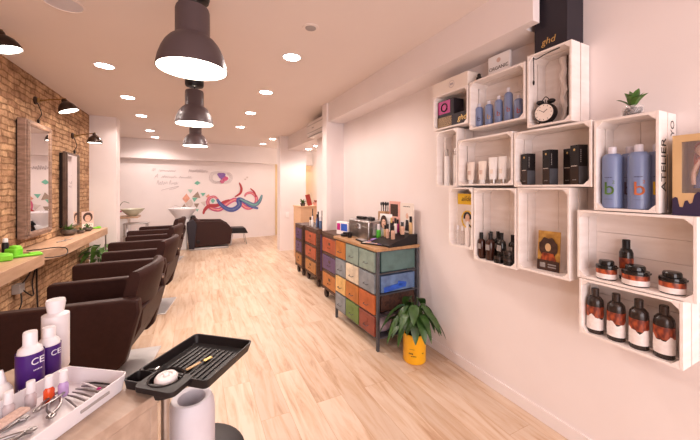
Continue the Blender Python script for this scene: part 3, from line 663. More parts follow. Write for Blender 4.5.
# main chest: W .88 along Y, depth .50, height .945
W_, Dp, Hh = .88, .49, .945
t = thing('drawer_chest', 'wide metal drawer chest of twelve multicoloured drawers with a wooden top', 'drawer chest', (1.475, 2.42+W_/2, 0), -88)
for x in (-W_/2+.012, W_/2-.012):
    for y in (.012, Dp-.012): B().b2(x-.013, x+.013, y-.013, y+.013, 0, Hh-.03).done('leg', 'gun', t, bevel=.002)
B().b2(-W_/2-.01, W_/2+.01, -.02, Dp+.005, Hh-.03, Hh).done('chest_top', 'topwood', t, bevel=.004)
rows = [.115, .315, .51, .705, .912]
cols = [-W_/2+.025, -W_/2+.275, -W_/2+.56, W_/2-.025]
b = B()
for z in rows: b.b2(-W_/2+.02, W_/2-.02, .0, .02, z-.006, z+.006)
for x in cols[1:3]: b.b2(x-.006, x+.006, .0, .02, rows[0], rows[-1])
for z in rows:
    for x in (-W_/2+.01, W_/2-.01): b.b2(x-.008, x+.008, .02, Dp-.02, z-.006, z+.006)
b.b2(-W_/2+.02, W_/2-.02, .02, Dp-.02, rows[0]-.006, rows[0]+.004)
b.done('frame_rail', 'gun', t)
CC = [['bluegrey','green','brick'],['ochre','orange','rust'],['bluegrey','cream','bluegrey'],['orange','sage','sage']]
for r_ in range(4):
    for c_ in range(3):
        z0, z1 = rows[r_]+.006, rows[r_+1]-.006
        front_drawer(cols[c_]+.005, cols[c_+1]-.005, z0, z1, D[CC[r_][c_]], t)
# inner bodies seen through the side (right end = local +x)
B().b2(-W_/2+.03, W_/2-.024, .06, Dp-.03, rows[3]+.008, rows[4]-.008).done('side_panel', D['teal'], t, bevel=.004)
B().b2(-W_/2+.03, W_/2-.026, .06, Dp-.03, rows[2]+.008, rows[3]-.03).done('net_basket', 'bluefilm', t, bevel=.004)
B().box(W_/2-.024, .20, rows[2]+.045, .012, .22, .05, (R(6),0,0)).box(W_/2-.024,.30,rows[2]+.065,.012,.10,.05,(R(-12),0,0)).done('blue_cloth', 'bluecloth', t, bevel=.005)
B().b2(-W_/2+.03, W_/2-.028, .06, Dp-.03, rows[1]+.03, rows[2]-.008).done('wicker_basket', 'wicker', t, bevel=.004)
B().b2(-W_/2+.03, W_/2-.20, .06, Dp-.03, rows[0]+.01, rows[1]-.008).done('drawer_back', 'wicker', t)
B().sphere((W_/2-.12,.14,.20),.075,.10,.085,18,12).sphere((W_/2-.10,.26,.185),.07,.09,.07,18,12).sphere((W_/2-.10,.20,.25),.06,.07,.05,14,10).done('plastic_bag', 'bag', t)
# dark vintage chests
def dark_chest(label, y0, y1, xf, dp, H, rowsc, wheels=True, side='purple'):
    w = y1-y0
    t = thing('wheeled_chest', label, 'drawer chest', (xf, (y0+y1)/2, 0), -90, 'small dark wooden chests on wheels')
    B().b2(-w/2, w/2, .02, dp, .12, H-.02).done('carcass', 'dwood', t, bevel=.004)
    B().b2(-w/2-.005, w/2+.005, -.008, dp+.003, H-.03, H).done('chest_top', 'dwood', t, bevel=.003)
    zs = [.15+(H-.20)*i/3 for i in range(4)]
    b = B()
    for z in zs: b.b2(-w/2, w/2, -.008, .02, z-.018, z+.018)
    for x in (-w/2+.02, w/2-.02): b.b2(x-.022, x+.022, -.008, .02, .12, H-.03)
    b.done('frame_rail', 'dwood', t, bevel=.003)
    for i, cc in enumerate(rowsc): front_drawer(-w/2+.045, w/2-.045, zs[i]+.022, zs[i+1]-.022, D[cc], t, 'dwood')
    B().b2(w/2-.002, w/2+.006, .05, dp-.03, .25, H-.08).done('side_print', D[side], t)
    for x in (-w/2+.06, w/2-.06):
        for y in (.04, dp-.04):
            B().lathe([(.046,-.018),(.05,-.012),(.05,.012),(.046,.018)], 20, mtx=Matrix.Rotation(R(90),4,'X'), at=(x,y,.05)).box(x,y,.085,.05,.05,.07).done('wheel', 'bronze', t)
    return t
dark_chest('dark wheeled chest with red, violet and orange drawers, right against the wide multicoloured chest', 3.46, 4.03, 1.585, .36, .905, ['orange','purple','red'])
dark_chest('dark wheeled chest with three orange drawers and a violet side, middle of the dark chests', 4.385, 4.96, 1.645, .34, .875, ['amber','red','red'])
dark_chest('dark wheeled chest with violet and orange drawers, farthest along the right wall', 5.05, 5.45, 1.63, .33, .87, ['amber','purple','purple'])

# ------------------------------------------------------------------ things on chests
Zt = .945
t = thing('makeup_case', 'silver metal makeup case standing on the wide chest', 'makeup case', (1.74, 3.03, Zt), -86)
B().b2(-.20,.20,-.13,.13,0,.20).done('case_body', 'steel', t, bevel=.012, seg=3); B().b2(-.203,.203,-.133,.133,.135,.142).done('case_seam', 'greyp', t)
B().b2(-.03,.03,-.14,-.128,.11,.16).done('latch', 'chrome', t)
B().b2(.199,.204,-.07,.06,.05,.12).done('side_panel', 'greyp', t)
o = thing('hair_clipper', 'black hair clipper lying on top of the silver case, left one', 'clipper', (1.72, 3.14, Zt+.20), -70, 'black tools on the silver case'); B().box(0,0,.015,.13,.04,.028).box(.07,0,.015,.03,.03,.018).done('clipper_body', 'black', o, bevel=.006)
o = thing('hair_clipper', 'black brush lying on top of the silver case, right one', 'brush', (1.74, 2.95, Zt+.20), -100, 'black tools on the silver case'); B().box(0,0,.018,.12,.045,.034).box(-.09,0,.012,.08,.018,.016).done('clipper_body', 'black', o, bevel=.006)
# photo board at wall
t = thing('beauty_poster', 'standing display board with model photos behind the makeup', 'display board', (1.93, 2.66, Zt), -90)
B().b2(-.02,.20,0,.012,.05,.40).done('board', 'cream', t)
B().b2(-.22,-.03,.0,.012,.05,.41).done('board', 'pinkm', t)
B().b2(-.20,-.06,-.0012,0,.25,.38).done('dark_photo', 'hair', t)
for x, z in ((-.12,.17),(.10,.22)):
    B().sphere((x,-.001,z+.05),.022,.001,.03,12,8).done('printed_face', 'skin', t); B().prism([(x-.035,z-.10),(x+.035,z-.10),(x+.02,z+.01),(x-.02,z+.01)], -.0018, -.0005, 'y').done('printed_figure', 'ink', t)
marks(t, (.09,-.001,.365), 0, .12, .010, 9, 'ink')
o = thing('model_card', 'white card with a red-haired model in front of the display board', 'photo card', (1.80, 2.78, Zt), -75)
B().box(0,.01,.14,.17,.005,.28,(R(-6),0,0)).done('card', 'whitem', o); portrait(o, .14, .27, -.012, cz=.72)
t = thing('makeup_stand', 'black tiered cosmetics stand at the right end of the wide chest', 'display stand', (1.79, 2.55, Zt), -84)
B().prism([(-.20,0),(.16,0),(.16,.10),(.05,.10),(-.02,.065),(-.10,.05),(-.20,.02)], -.16, .13, 'x', ).done('stand', 'black', t, bevel=.003)
cos = [('foundation_bottle', 'skin', .045, .028), ('foundation_bottle', 'skin', .04, .022), ('lipstick', 'black', .06, .010)]
def cosm(kind, lab, x, y, z, mat, capm, h, r, grp, rz=0):
    o = thing(kind, lab, kind.replace('_', ' '), (x,y,z), rz, grp)
    B().lathe([(r*.9,0),(r,.003),(r,h*.62),(r*.6,h*.68)], 14).done('bottle_body', mat, o); B().lathe([(r*.7,h*.66),(r*.7,h),(r*.6,h*1.01)], 12).done('cap', capm, o)
    return o
gk = 'cosmetics crowded on the stand'
k = 0
for (x, y, h, r, m_, cm) in ((1.72,2.60,.14,.018,'skin','black'),(1.73,2.52,.13,.020,'skin','black'),(1.74,2.67,.12,.018,'kraft','black'),(1.80,2.58,.15,.016,'cream','black'),(1.82,2.49,.12,.020,'skin','gloss'),
    (1.80,2.65,.15,.014,'black','gold'),(1.86,2.56,.12,.018,'kraft','white'),(1.87,2.64,.13,.016,'magenta','black')):
    cosm('foundation_bottle', 'small foundation or polish bottle standing on the black cosmetics stand', x, y, Zt+(.055 if x < 1.76 else .10), m_, cm, h, r, gk); k += 1
for i, (x, y, h, r, m_, cm) in enumerate(((1.88,2.74,.20,.016,'black','black'),(1.86,2.80,.17,.020,'blackm','gold'),(1.90,2.84,.22,.014,'steel','black'),(1.84,2.86,.15,.022,'cream','black'),(1.92,2.49,.17,.018,'kraft','black'))):
    cosm('makeup_bottle', ['slim black bottle in front of the display board','dark bottle with a gold cap between the card and the brush holder','slim silver bottle by the brush holder','cream bottle with a black cap beside the silver case','beige bottle at the wall end of the cosmetics stand'][i], x, y, Zt if i < 4 else Zt+.10, m_, cm, h, r, 'dark bottles in front of the display board')
t = thing('brush_roll', 'rolled purple and black makeup pouch lying before the cosmetics stand', 'makeup pouch', (1.66, 2.70, Zt), -60)
B().sphere((0,0,.022),.08,.03,.022,18,10).done('pouch', MUR['violet'], t); B().tube([(-.01,-.031,.02),(-.01,-.0,.046),(-.01,.031,.02)], .004).done('tie', 'black', t)
# palette
t = thing('makeup_palette', 'open black makeup palette of pink and beige colours lying at the chest front', 'makeup palette', (1.60, 2.62, Zt), -62)
B().b2(-.14,.14,-.07,.07,0,.014).done('tray', 'black', t, bevel=.003)
for i in range(6):
    for j in range(3):
        B().b2(-.13+i*.044, -.13+i*.044+.036, -.06+j*.042, -.06+j*.042+.034, .0135, .0155).done('colour_pan', [M['cream'],M['pinkm'],M['greyp'],M['skin'],MUR['violet'],M['brush']][(i+j*2)%6], t)
t = thing('makeup_palette', 'small closed dark palette beside the silver case', 'makeup palette', (1.56, 2.84, Zt), -95); B().b2(-.08,.08,-.04,.04,0,.018).done('tray', 'black', t, bevel=.003); B().b2(-.07,.07,-.03,.03,.0175,.0185).done('lid_print', 'greyp', t)
cosm('spray_bottle', 'bright green bottle standing behind the palettes', 1.74, 2.80, Zt, 'green_b', 'white', .17, .024, None)
# brush cup
t = thing('brush_holder', 'brown wooden holder bristling with black brushes behind the case', 'brush holder', (1.93, 2.98, Zt), -90)
B().b2(-.07,.07,-.045,.045,0,.29).done('block', 'topwood', t, bevel=.005)
for i in range(6):
    x = -.055+i*.022; y = .02*(-1)**i; b = B().tube([(x,y,.28),(x+.004*i-.01,y,.36)], .004, 6); b.sphere((x+.004*i-.01,y,.375),.010,.010,.022,10,8); b.done('makeup_brush', 'black', t)
t = thing('white_box', 'small white box with magenta and blue print on the wide chest', 'box', (1.60, 3.36, Zt), -72)
B().b2(-.10,.10,-.03,.03,0,.15).done('carton', 'whitem', t, bevel=.002); B().b2(-.02,.085,-.032,-.0295,.045,.13).done('blue_print', 'bluecloth', t); B().b2(-.09,-.035,-.032,-.0295,.05,.13).done('magenta_print', 'magenta', t)
t = thing('round_tin', 'flat black round tin in front of the white box', 'tin', (1.55, 3.22, Zt)); B().lathe([(.05,0),(.055,.006),(.055,.022),(.05,.028)], 24).done('tin', 'black', t); B().lathe([(.03,.028),(.028,.045)], 16).done('knob', 'black', t)
t = thing('black_cup', 'small black cup with a cream beaker beside the silver case', 'cup', (1.545, 3.10, Zt)); B().lathe([(.022,0),(.028,.06),(.024,.06),(.002,.01)], 18, cap=False).done('cup', 'black', t)
# bottles on the middle dark chest
for i, (x, y, h, r, m_, cm) in enumerate(((1.74,4.86,.28,.013,'black','black'),(1.70,4.76,.17,.018,'whitem','white'),(1.76,4.70,.20,.020,'bluefilm','black'),(1.74,4.60,.25,.016,'navy','black'),(1.80,4.54,.28,.018,'black','black'),(1.73,4.48,.18,.022,'bluefilm','white'),(1.83,4.66,.26,.014,'steel','black'),(1.72,4.95-.03,.14,.018,'cream','black'))):
    cosm('styling_bottle', ['tallest slim black bottle on the middle dark chest, farthest left', 'white can in front on the middle dark chest', 'blue-bodied can at the centre of the middle dark chest', 'navy bottle with a black top on the middle dark chest', 'tall black bottle at the right of the middle dark chest', 'short blue bottle with a white cap on the middle dark chest', 'slim silver can at the back of the middle dark chest', 'short cream jar at the far corner of the middle dark chest'][i], x, y, .875, m_, cm, h, r, 'styling products on the dark chest')

# ------------------------------------------------------------------ crates on the right wall
XF, DP, TK = 1.82, .175, .012
def crate(label, ya, yb, z0, z1, dp=DP):
    # ya = far edge (left in view), yb = near edge
    w = ya-yb; h = z1-z0
    t = thing('wooden_crate', label, 'crate', (XF, (ya+yb)/2, z0), -90, 'white wooden crates stacked on the right wall')
    g = .012; bw_ = (dp-g)/2
    for s in (-1, 1):
        x = s*(w/2-TK/2)
        B().box(x, bw_/2, h/2, TK, bw_, h).box(x, dp-bw_/2, h/2, TK, bw_, h).done('side_panel', 'crate', t, bevel=.0015)
    B().box(0, bw_/2, TK/2, w-2*TK, bw_, TK).box(0, dp-bw_/2, TK/2, w-2*TK, bw_, TK).done('bottom_panel', 'crate', t, bevel=.0015)
    B().box(0, bw_/2, h-TK/2, w-2*TK, bw_, TK).box(0, dp-bw_/2, h-TK/2, w-2*TK, bw_, TK).done('top_panel', 'crate', t, bevel=.0015)
    b = B(); n = 3; bh = (h-2*TK-.0015*(n-1))/n if w > h else 0
    if w > h:
        for i in range(n): zz = TK+i*(bh+.0015); b.b2(-w/2+TK, w/2-TK, dp-.009, dp-.001, zz, zz+bh)
    else:
        bx_ = (w-2*TK-.0015)/2
        for i in range(2): xx = -w/2+TK+i*(bx_+.0015); b.b2(xx, xx+bx_, dp-.009, dp-.001, TK, h-TK)
    b.done('back_panel', 'crate', t, bevel=.001)
    c = .026
    for sx_ in (-1, 1):
        for zz, sz in ((TK, 1), (h-TK, -1)):
            x = sx_*(w/2-TK)
            B().prism([(x, zz), (x-sx_*c, zz), (x, zz+sz*c)], .001, dp-.011, 'y').done('corner_post', 'crate', t)
    return t
E_ = 1.5
crate('white crate at the top left holding the magenta and gold boxes', 2.052, 1.676, E_+.485, E_+.772)
crate('white landscape crate in the top row holding five small blue bottles', 1.662, 1.228, E_+.430, E_+.782)
crate('tall white crate at the top holding the alarm clock', 1.214, .962, E_+.365, E_+.805)
crate('narrow white crate at the left holding two slim white tubes', 2.016, 1.782, E_+.008, E_+.470)
crate('white landscape crate holding the row of pale cream tubes', 1.770, 1.312, E_+.018, E_+.366)
crate('white landscape crate holding the black product boxes', 1.302, .868, E_+.007, E_+.352)
crate('narrow white crate at the lower left with the yellow-banded card', 1.872, 1.632, E_-.457, E_+.003)
crate('tall white crate holding the cluster of dark bottles', 1.622, 1.286, E_-.520, E_-.001)
crate('tall white crate holding the single portrait card', 1.278, .972, E_-.507, E_+.003)
crate('white crate at the right holding the big blue bottles, with lettering on its side', .858, .609, E_-.112, E_+.342)
crate('widest white crate at the right holding the brown and white jars', .935, .494, E_-.472, E_-.117)
crate('lowest white crate at the right holding four dark bottles with orange labels', .926, .534, E_-.764, E_-.476)
# lettering on the near side panel of the blue-bottle crate (faces -Y)
cr_ = [o for o in bpy.data.objects if o.type == 'EMPTY' and o.get('label','').startswith('white crate at the right holding the big')][0]
w2 = (.858-.609)/2
text('side_lettering', 'ATELIER', .066, 'ink', cr_, (w2+.0006, .045, .215), rot=(90,-90,90), sx=1.0)
text('side_lettering', 'YO', .052, 'ink', cr_, (w2+.0006, .135, .385), rot=(90,-90,90), sx=1.0)

# box lying on the top-left crate
t = thing('pale_box', 'pale cream flat box with a round stamp on the top left crate', 'box', (XF, 1.868, E_+.773), -90)
B().b2(-.192,.192,0,.15,0,.104).done('carton', 'cream', t, bevel=.002)
B().tube([(.03+.028*math.cos(a), -.0008, .052+.028*math.sin(a)) for a in [i*math.pi/12 for i in range(24)]], .0015, 5, closed=True).b2(.012,.048,-.0015,0,.045,.06).done('stamp', 'ink2', t)
# in crate A
Az = E_+.485+TK
t = thing('product_box', 'black box with a magenta front and round logo in the top left crate', 'box', (XF+.035, 1.945, Az+.095), -90)
B().b2(-.085,.095,0,.11,0,.135).done('carton', 'blackm', t, bevel=.0015); B().b2(-.080,.055,-.0015,0,.025,.13).done('magenta_front', 'magenta', t)
B().tube([(-.01+.032*math.cos(a), -.002, .075+.032*math.sin(a)) for a in [i*math.pi/12 for i in range(24)]], .006, 6, closed=True).done('ring_logo', 'black', t)
t = thing('product_box', 'gold lace-patterned box at the bottom left of the top left crate', 'box', (XF+.03, 1.945, Az), -90)
B().b2(-.085,.075,0,.12,0,.092).done('carton', 'goldpat', t, bevel=.0015)
t = thing('product_box', 'long dark box with gold ghd lettering in the top left crate', 'box', (XF+.020, 1.78, Az), -90)
B().b2(-.080,.085,0,.13,0,.095).done('carton', 'blackm', t, bevel=.0015); text('lettering', 'ghd', .062, 'gold', t, (.03,-.001,.05), shear=.2)
# small black bottle and card on crate B
t = thing('black_clip', 'tiny black clamp standing between the pale box and the square card', 'clamp', (1.88, 1.625, E_+.782)); B().b2(-.012,.012,-.016,.016,0,.04).sphere((0,0,.05),.014,.014,.016,10,8).done('clamp_body', 'black', t, bevel=.003)
t = thing('square_sign', 'white square sign reading ORGANIC on top of the blue-bottle row crate', 'sign', (1.90, 1.475, E_+.782), -90)
B().b2(-.085,.085,0,.02,0,.155).done('board', 'whitem', t, bevel=.0015); text('lettering', 'ORGANIC', .034, 'ink', t, (0,-.001,.062)); B().lathe([(.001,0),(.016,0),(.016,.001),(.001,.001)], 16, mtx=Matrix.Rotation(R(90),4,'X'), at=(0,0,.115)).done('emblem', 'brush', t)
# crate B bottles
def bottle_body(t, r, h, m_, sh=.80, nk=.35, capm='cap', caph=.12, seg=24, cr=None):
    B().lathe([(r*.92,0),(r,.004),(r,h*sh*.93),(r*.93,h*sh*.97),(r*.7,h*sh*1.015),(r*nk,h*(1-caph))], seg).done('bottle_body', m_, t)
    q = cr or r*nk*1.15
    B().lathe([(q,h*(1-caph)-.002),(q,h-.003),(q*.85,h)], seg).done('cap', capm, t)
bt = None
Bz = E_+.430+TK
for i, (y, h, cc) in enumerate(((1.635,.185,'navy'),(1.550,.185,'ochre'),(1.470,.20,'orange_lab'),(1.395,.235,'orange_lab'),(1.322,.165,'redc'))):
    t = thing('blue_bottle', ['small blue bottle first from the left in the top row crate', 'small blue bottle second from the left in the top row crate', 'small blue bottle in the middle of the row of five', 'tallest blue bottle in the row of five, fourth from the left', 'shortest blue bottle at the right end of the row of five'][i], 'bottle', (1.895, y, Bz), -90, 'small blue bottles in the top crate')
    bottle_body(t, .027, h, 'blue', .84); text('letter_print', 'b', .050, cc, t, (.027*math.sin(.6),-.027*math.cos(.6),h*.36), rot=(90,0,34))
# crate C content
Cz = E_+.365+TK
t = thing('alarm_clock', 'black twin-bell alarm clock with a cream dial in the tall crate', 'alarm clock', (1.865, 1.128, Cz), -82)
rot = Matrix.Rotation(R(90),4,'X')
B().lathe([(.052,-.022),(.058,-.018),(.059,.016),(.055,.024),(.050,.024)], 32, mtx=rot, at=(0,0,.068)).done('clock_case', 'black', t)
B().lathe([(.001,0),(.050,0),(.050,.002),(.001,.002)], 32, mtx=rot, at=(0,-.0235,.068)).done('dial', 'cream', t)
B().box(.010,-.027,.078,.024,.001,.003,(0,R(-38),0)).box(-.012,-.027,.078,.034,.001,.0025,(0,R(35),0)).done('hand', 'ink', t)
b = B()
for k in range(12): a = k*math.pi/6; b.box(.042*math.cos(a), -.0265, .068+.042*math.sin(a), .007,.001,.0022,(0,-a,0))
b.done('hour_marks', 'ink', t)
for s in (-1, 1):
    B().sphere((s*.030,0,.135),.022,.022,.014,16,10).tube([(s*.024,0,.118),(s*.03,0,.13)], .003).done('bell', 'black', t)
    B().tube([(s*.03,0,.025),(s*.042,0,.0)], .004).done('foot', 'black', t)
B().tube(crv([(-.02,0,.145),(0,0,.165),(.02,0,.145)],6), .0025).tube([(0,0,.12),(0,0,.148)], .003).done('carry_handle', 'black', t)
t = thing('hair_ribbon', 'long pale strand of hair extension hanging in the clock crate', 'hair extension', (1.95, 1.075, Cz)); b = B()
P_ = [(math.sin(i*.9)*.003, math.sin(i*1.3)*.006, .004+i*.0245) for i in range(17)]
b.tube(P_, [.016+.004*math.sin(i*1.7) for i in range(17)], 8); b.done('strand', 'hairext', t); B().tube([(-.0,-.022,.40),(.0,-.02,.28),(.0,-.024,.15),(0,-.022,.02)], .004).done('dark_strand', 'hair', t)
t = thing('cord', 'black cord with a loop hanging from the top of the clock crate', 'cord', (XF+.012, 1.180, E_+.365))
B().tube(crv([(0,0,.425),(0,0,.36),(.002,.0,.29)],4), .0028,6).sphere((0,0,.272),.006,.006,.017,8,8).tube(crv([(0,.01,.424),(.0,-.02,.408),(.0,-.07,.418),(.0,-.15,.424)],5), .003,6).done('cord_line', 'black', t)
# ghd box
t = thing('product_box', 'tall black box with gold ghd lettering standing on the clock crate', 'box', (1.835, 1.090, E_+.806), -90)
B().b2(-.087,.098,0,.158,0,.40).done('carton', 'blackm', t, bevel=.002)
B().tube(crv([(-.05,-.002,.40),(-.035,-.004,.325),(0,-.004,.312),(.035,-.004,.325),(.05,-.002,.40)],6), .004).done('ribbon_handle', 'black', t)
text('lettering', 'ghd', .054, 'gold', t, (-.005,-.001,.050), shear=.2)
# crate D tubes
Dz = E_+.008+TK
for i, y in enumerate((1.958, 1.852)):
    t = thing('white_tube', ['slim white spray bottle at the left in the narrow left crate', 'slim white spray bottle at the right in the narrow left crate'][i], 'bottle', (1.885, y, Dz), -90, 'slim white bottles')
    B().lathe([(.021,0),(.022,.004),(.022,.235),(.018,.245)], 20).done('bottle_body', 'whitem', t); B().lathe([(.015,.245),(.014,.30),(.010,.305)], 16).done('cap', 'steel', t)
# crate E tubes
Ez = E_+.018+TK
TB = [(1.695,'cream'),(1.645,'brush'),(1.590,'cream'),(1.545,'brush'),(1.500,'whitem'),(1.425,'whitem')]
for i, (y, m_) in enumerate(TB):
    x = 1.875 if i not in (1,3) else 1.925
    t = thing('cream_tube', ['pale cream tube first from the left in the tube crate','peach tube behind between the first two cream tubes','pale cream tube at the centre left of the tube crate','peach tube behind the centre cream tube','white tube second from the right in the tube crate','white tube at the right end of the tube crate'][i], 'tube', (x, y, Ez), -90+rnd.uniform(-8,8), 'squeeze tubes')
    b = B(); w = .030; h = .165 if i not in (1,3) else .155
    if i in (4,5): h = .185
    b.lathe([(.018,0),(.018,.03)], 16, sy=.9).done('cap', 'steel' if i > 3 else 'whitem', t)
    b = B(); pr = [(.020,.03),(.022,.05),(.024,.10),(.028,h-.012),(.030,h)]; ys = [1,.85,.6,.25,.10]
    rings = []
    for (r_, z), q in zip(pr, ys): rings.append([b.bm.verts.new((1.2*r_*math.cos(a), 1.2*r_*q*math.sin(a), z)) for a in [k*math.pi/9 for k in range(18)]])
    for A_, Z_ in zip(rings, rings[1:]):
        for k in range(18): b.bm.faces.new((A_[k], A_[(k+1)%18], Z_[(k+1)%18], Z_[k]))
    b.bm.faces.new(list(reversed(rings[0]))); b.bm.faces.new(rings[-1])
    b.done('tube_body', m_, t)
    B().b2(-.010,.010,-.0225,-.016,.07,.10).done('label_print', 'brush' if i in (0,2) else 'cream', t)
# crate F boxes
Fz = E_+.007+TK
for i, (y, x, h) in enumerate(((1.243,1.865,.195),(1.108,1.865,.205),(1.018,1.915,.205),(.955,1.865,.215))):
    t = thing('black_box', ['slim black carton at the left end of the black-box crate','slim black carton second from the left in the black-box crate','black carton half hidden behind the right-hand carton','tallest black carton at the right of the black-box crate'][i], 'box', (x+.008, y, Fz), -108, 'slim black cartons')
    B().b2(-.027,.027,-.027,.03,0,h).done('carton', 'black', t, bevel=.0012)
    B().b2(-.0255,.0255,-.0278,-.0268,.0,h*.46).done('lower_band', 'bronze', t)
    B().sphere((.0,-.0275,h*.88),.006,.0012,.007,10,6).done('gold_mark', 'gold', t)
    marks(t, (.0275,-.014,h*.72), 90, h*.34, .004, 7, 'greyp', True); B().b2(.0270,.0278,-.026,.028,.004,h*.46).done('side_band', 'gun', t)
    marks(t, (0,-.0282,h*.47), 0, .040, .005, 5, 'cream'); marks(t, (0,-.0282,h*.12), 0, .026, .005, 4, 'greyp')
# crate G card + bottles
Gz = E_-.457+TK
t = thing('promo_card', 'card with a yellow band and a wreathed portrait in the narrow lower left crate', 'card', (1.905, 1.755, Gz), -90)
B().b2(-.10,.10,0,.004,0,.40).done('card', 'cream', t); B().b2(-.10,.10,-.001,0,.315,.40).done('yellow_band', 'yellow', t)
text('lettering', 'alldey', .055, 'ink', t, (0,-.0015,.36), shear=.3)
B().tube([(.0+.055*math.cos(a), -.0015, .20+.065*math.sin(a)) for a in [i*math.pi/12 for i in range(24)]], [.004+.003*(i%2) for i in range(24)], 6, closed=True).done('wreath', 'yellow', t)
B().sphere((0,-.0015,.205),.026,.001,.034,14,8).done('printed_face', 'skin', t)
B().tube([(.030*math.cos(a), -.002, .215+.036*math.sin(a)) for a in [-.3+i*math.pi*1.2/12 for i in range(13)]], .008, 6).tube([(0,-.002,.165),(.03,-.002,.15),(.055,-.002,.14)], .008,6).done('printed_hair', 'ink', t)
for i, (x, y, h, r) in enumerate(((1.862,1.815,.15,.017),(1.870,1.775,.145,.016),(1.862,1.715,.19,.019),(1.868,1.670,.18,.017))):
    t = thing('clear_bottle', ['pale bottle at the left in front of the yellow-banded card','second pale bottle in front of the yellow-banded card','taller pale bottle, third in front of the yellow-banded card','pale bottle at the right in front of the yellow-banded card'][i], 'bottle', (x,y,Gz), -90, 'pale bottles by the yellow card')
    B().lathe([(r*.9,0),(r,.004),(r,h*.72),(r*.5,h*.78)], 18).done('bottle_body', 'white_lab' if i > 1 else 'glass', t); B().lathe([(r*.55,h*.78),(r*.5,h)], 16).done('cap', 'white', t)
# crate H bottles
Hz = E_-.520+TK
HB = [(1.590,1.865,.185,.027),(1.515,1.865,.19,.029),(1.500,1.925,.20,.026),(1.440,1.885,.20,.028),(1.385,1.925,.19,.026),(1.560,1.93,.19,.025)]
for i, (y, x, h, r) in enumerate(HB):
    t = thing('dark_bottle', ['dark brown bottle at the front left of the bottle cluster','reddish brown bottle, second in the front of the cluster','black-capped bottle at the back middle of the cluster','tall black bottle behind the two stacked jars','dark bottle at the back right of the cluster','dark bottle at the back left of the cluster'][i], 'bottle', (x,y,Hz), -90, 'cluster of dark bottles')
    B().lathe([(r*.92,0),(r,.005),(r,h*.62),(r*.9,h*.70),(r*.42,h*.77)], 22).done('bottle_body', 'brownb' if i < 2 else 'gloss', t); B().lathe([(r*.45,h*.76),(r*.45,h)], 16).done('cap', 'black', t)
    B().b2(-r*.5,r*.5,-r*1.0-.001,-r*.86,h*.38,h*.58).done('label_print', 'greyp', t)
for i, (y, z) in enumerate(((1.435,0),(1.365,0),(1.365,.046))):
    t = thing('dark_jar', ['low dark jar at the front of the bottle cluster','lower dark jar of the stack at the right of the cluster','upper dark jar of the stack at the right of the cluster'][i], 'jar', (1.850,y,Hz+z), -90, 'dark jars by the bottle cluster')
    B().lathe([(.030,0),(.031,.003),(.031,.026)], 24).done('jar_body', 'gloss', t); B().lathe([(.032,.026),(.032,.043),(.030,.045)], 24).done('lid', 'bottle', t)
# crate I card
Iz = E_-.507+TK
t = thing('portrait_card', 'card with a portrait of a curly-haired woman on an ochre background', 'photo card', (1.885, 1.128, Iz), -86)
B().box(0,.012,.118,.125,.004,.235,(R(-4),0,0)).done('card', 'ochre', t)
B().prism([(.052*math.cos(a), .145+.052*math.sin(a)*(1 if math.sin(a)>0 else 1.5)+.006*math.sin(7*a)) for a in [i*math.pi/16 for i in range(32)]], .004, .006, 'y').done('printed_hair', 'hair', t)
B().prism([(.016*math.cos(a), .140+.024*math.sin(a)) for a in [i*math.pi/10 for i in range(20)]], .002, .0042, 'y').done('printed_face', 'kraft', t)
B().prism([(-.045,.058),(.045,.058),(.030,.105),(-.030,.105)], .002, .006, 'y').done('printed_shoulders', 'orange_lab', t)
B().prism([(-.0625,.0),(.0625,.0),(.0625,.062),(-.0625,.062)], .001, .0035, 'y').done('dark_band', 'hair', t)
B().b2(-.045,-.015,-.0005,.001,.018,.045).b2(.0,.045,-.0005,.001,.02,.027).b2(.0,.045,-.0005,.001,.035,.042).done('white_print', 'greyp', t)
# crate L big bottles
Lz = E_-.112+TK
for i, (x, y, cc, lab) in enumerate(((1.872,.802,'leaf2','big blue bottle with a green letter b'),(1.925,.752,'navy','big blue bottle mostly hidden between the green and orange lettered ones'),(1.872,.698,'rust','big blue bottle with an orange letter b'),(1.925,.650,'yellow','big blue bottle with a yellow letter b at the crate side'))):
    t = thing('shampoo_bottle', lab, 'bottle', (x,y,Lz), -90, 'big blue shampoo bottles')
    bottle_body(t, .041, .305, 'blue', .87, .34, 'cap', .125, 32, .0165)
    mm = D['rust'] if cc == 'rust' else M[cc]
    A_ = (6,16,22,22)[i]
    def rr_at(da, q=.0418): return (q*math.sin(R(A_+da)), -q*math.cos(R(A_+da)))
    text('letter_print', 'b', .090, mm, t, (*rr_at(0), .095), rot=(90,0,A_), ext=.0006); marks(t, (*rr_at(-4), .152), A_-4, .032, .004, 7, 'navy')
    text('small_print', '2', .022, mm, t, (*rr_at(22), .128), rot=(90,0,A_+20)); marks(t, (*rr_at(-4), .045), A_-4, .034, .002, 9, 'navy')
# plant on crate L
t = thing('succulent', 'small green succulent in a glass pot on top of the lettered crate', 'potted plant', (1.89, .727, E_+.342))
B().lathe([(.034,0),(.040,.010),(.042,.035),(.038,.052),(.035,.052),(.037,.034),(.034,.012),(.002,.008)], 24, cap=False).done('pot', 'glass', t)
b = B()
for i in range(26): a = i*2.4; rr_ = .032*math.sqrt((i%9+1)/9); b.sphere((rr_*math.cos(a), rr_*math.sin(a), .016+.011*(i//9)), .009,.009,.008, 8, 6)
b.done('pebbles', 'soil', t)
b = B()
for ang, L, h in ((0,.05,.05),(.9,.035,.075),(1.6,.06,.05),(2.6,.035,.07),(3.3,.055,.045),(4.0,.04,.08),(4.6,.055,.055),(5.5,.04,.07),(1.2,.015,.085),(3.8,.07,.035)):
    b.leaf((L*.1*math.cos(ang),L*.1*math.sin(ang),.045), (L*1.1*math.cos(ang), L*1.1*math.sin(ang), .045+h), .017, .008, fold=.4)
b.done('foliage', 'leaf2', t)
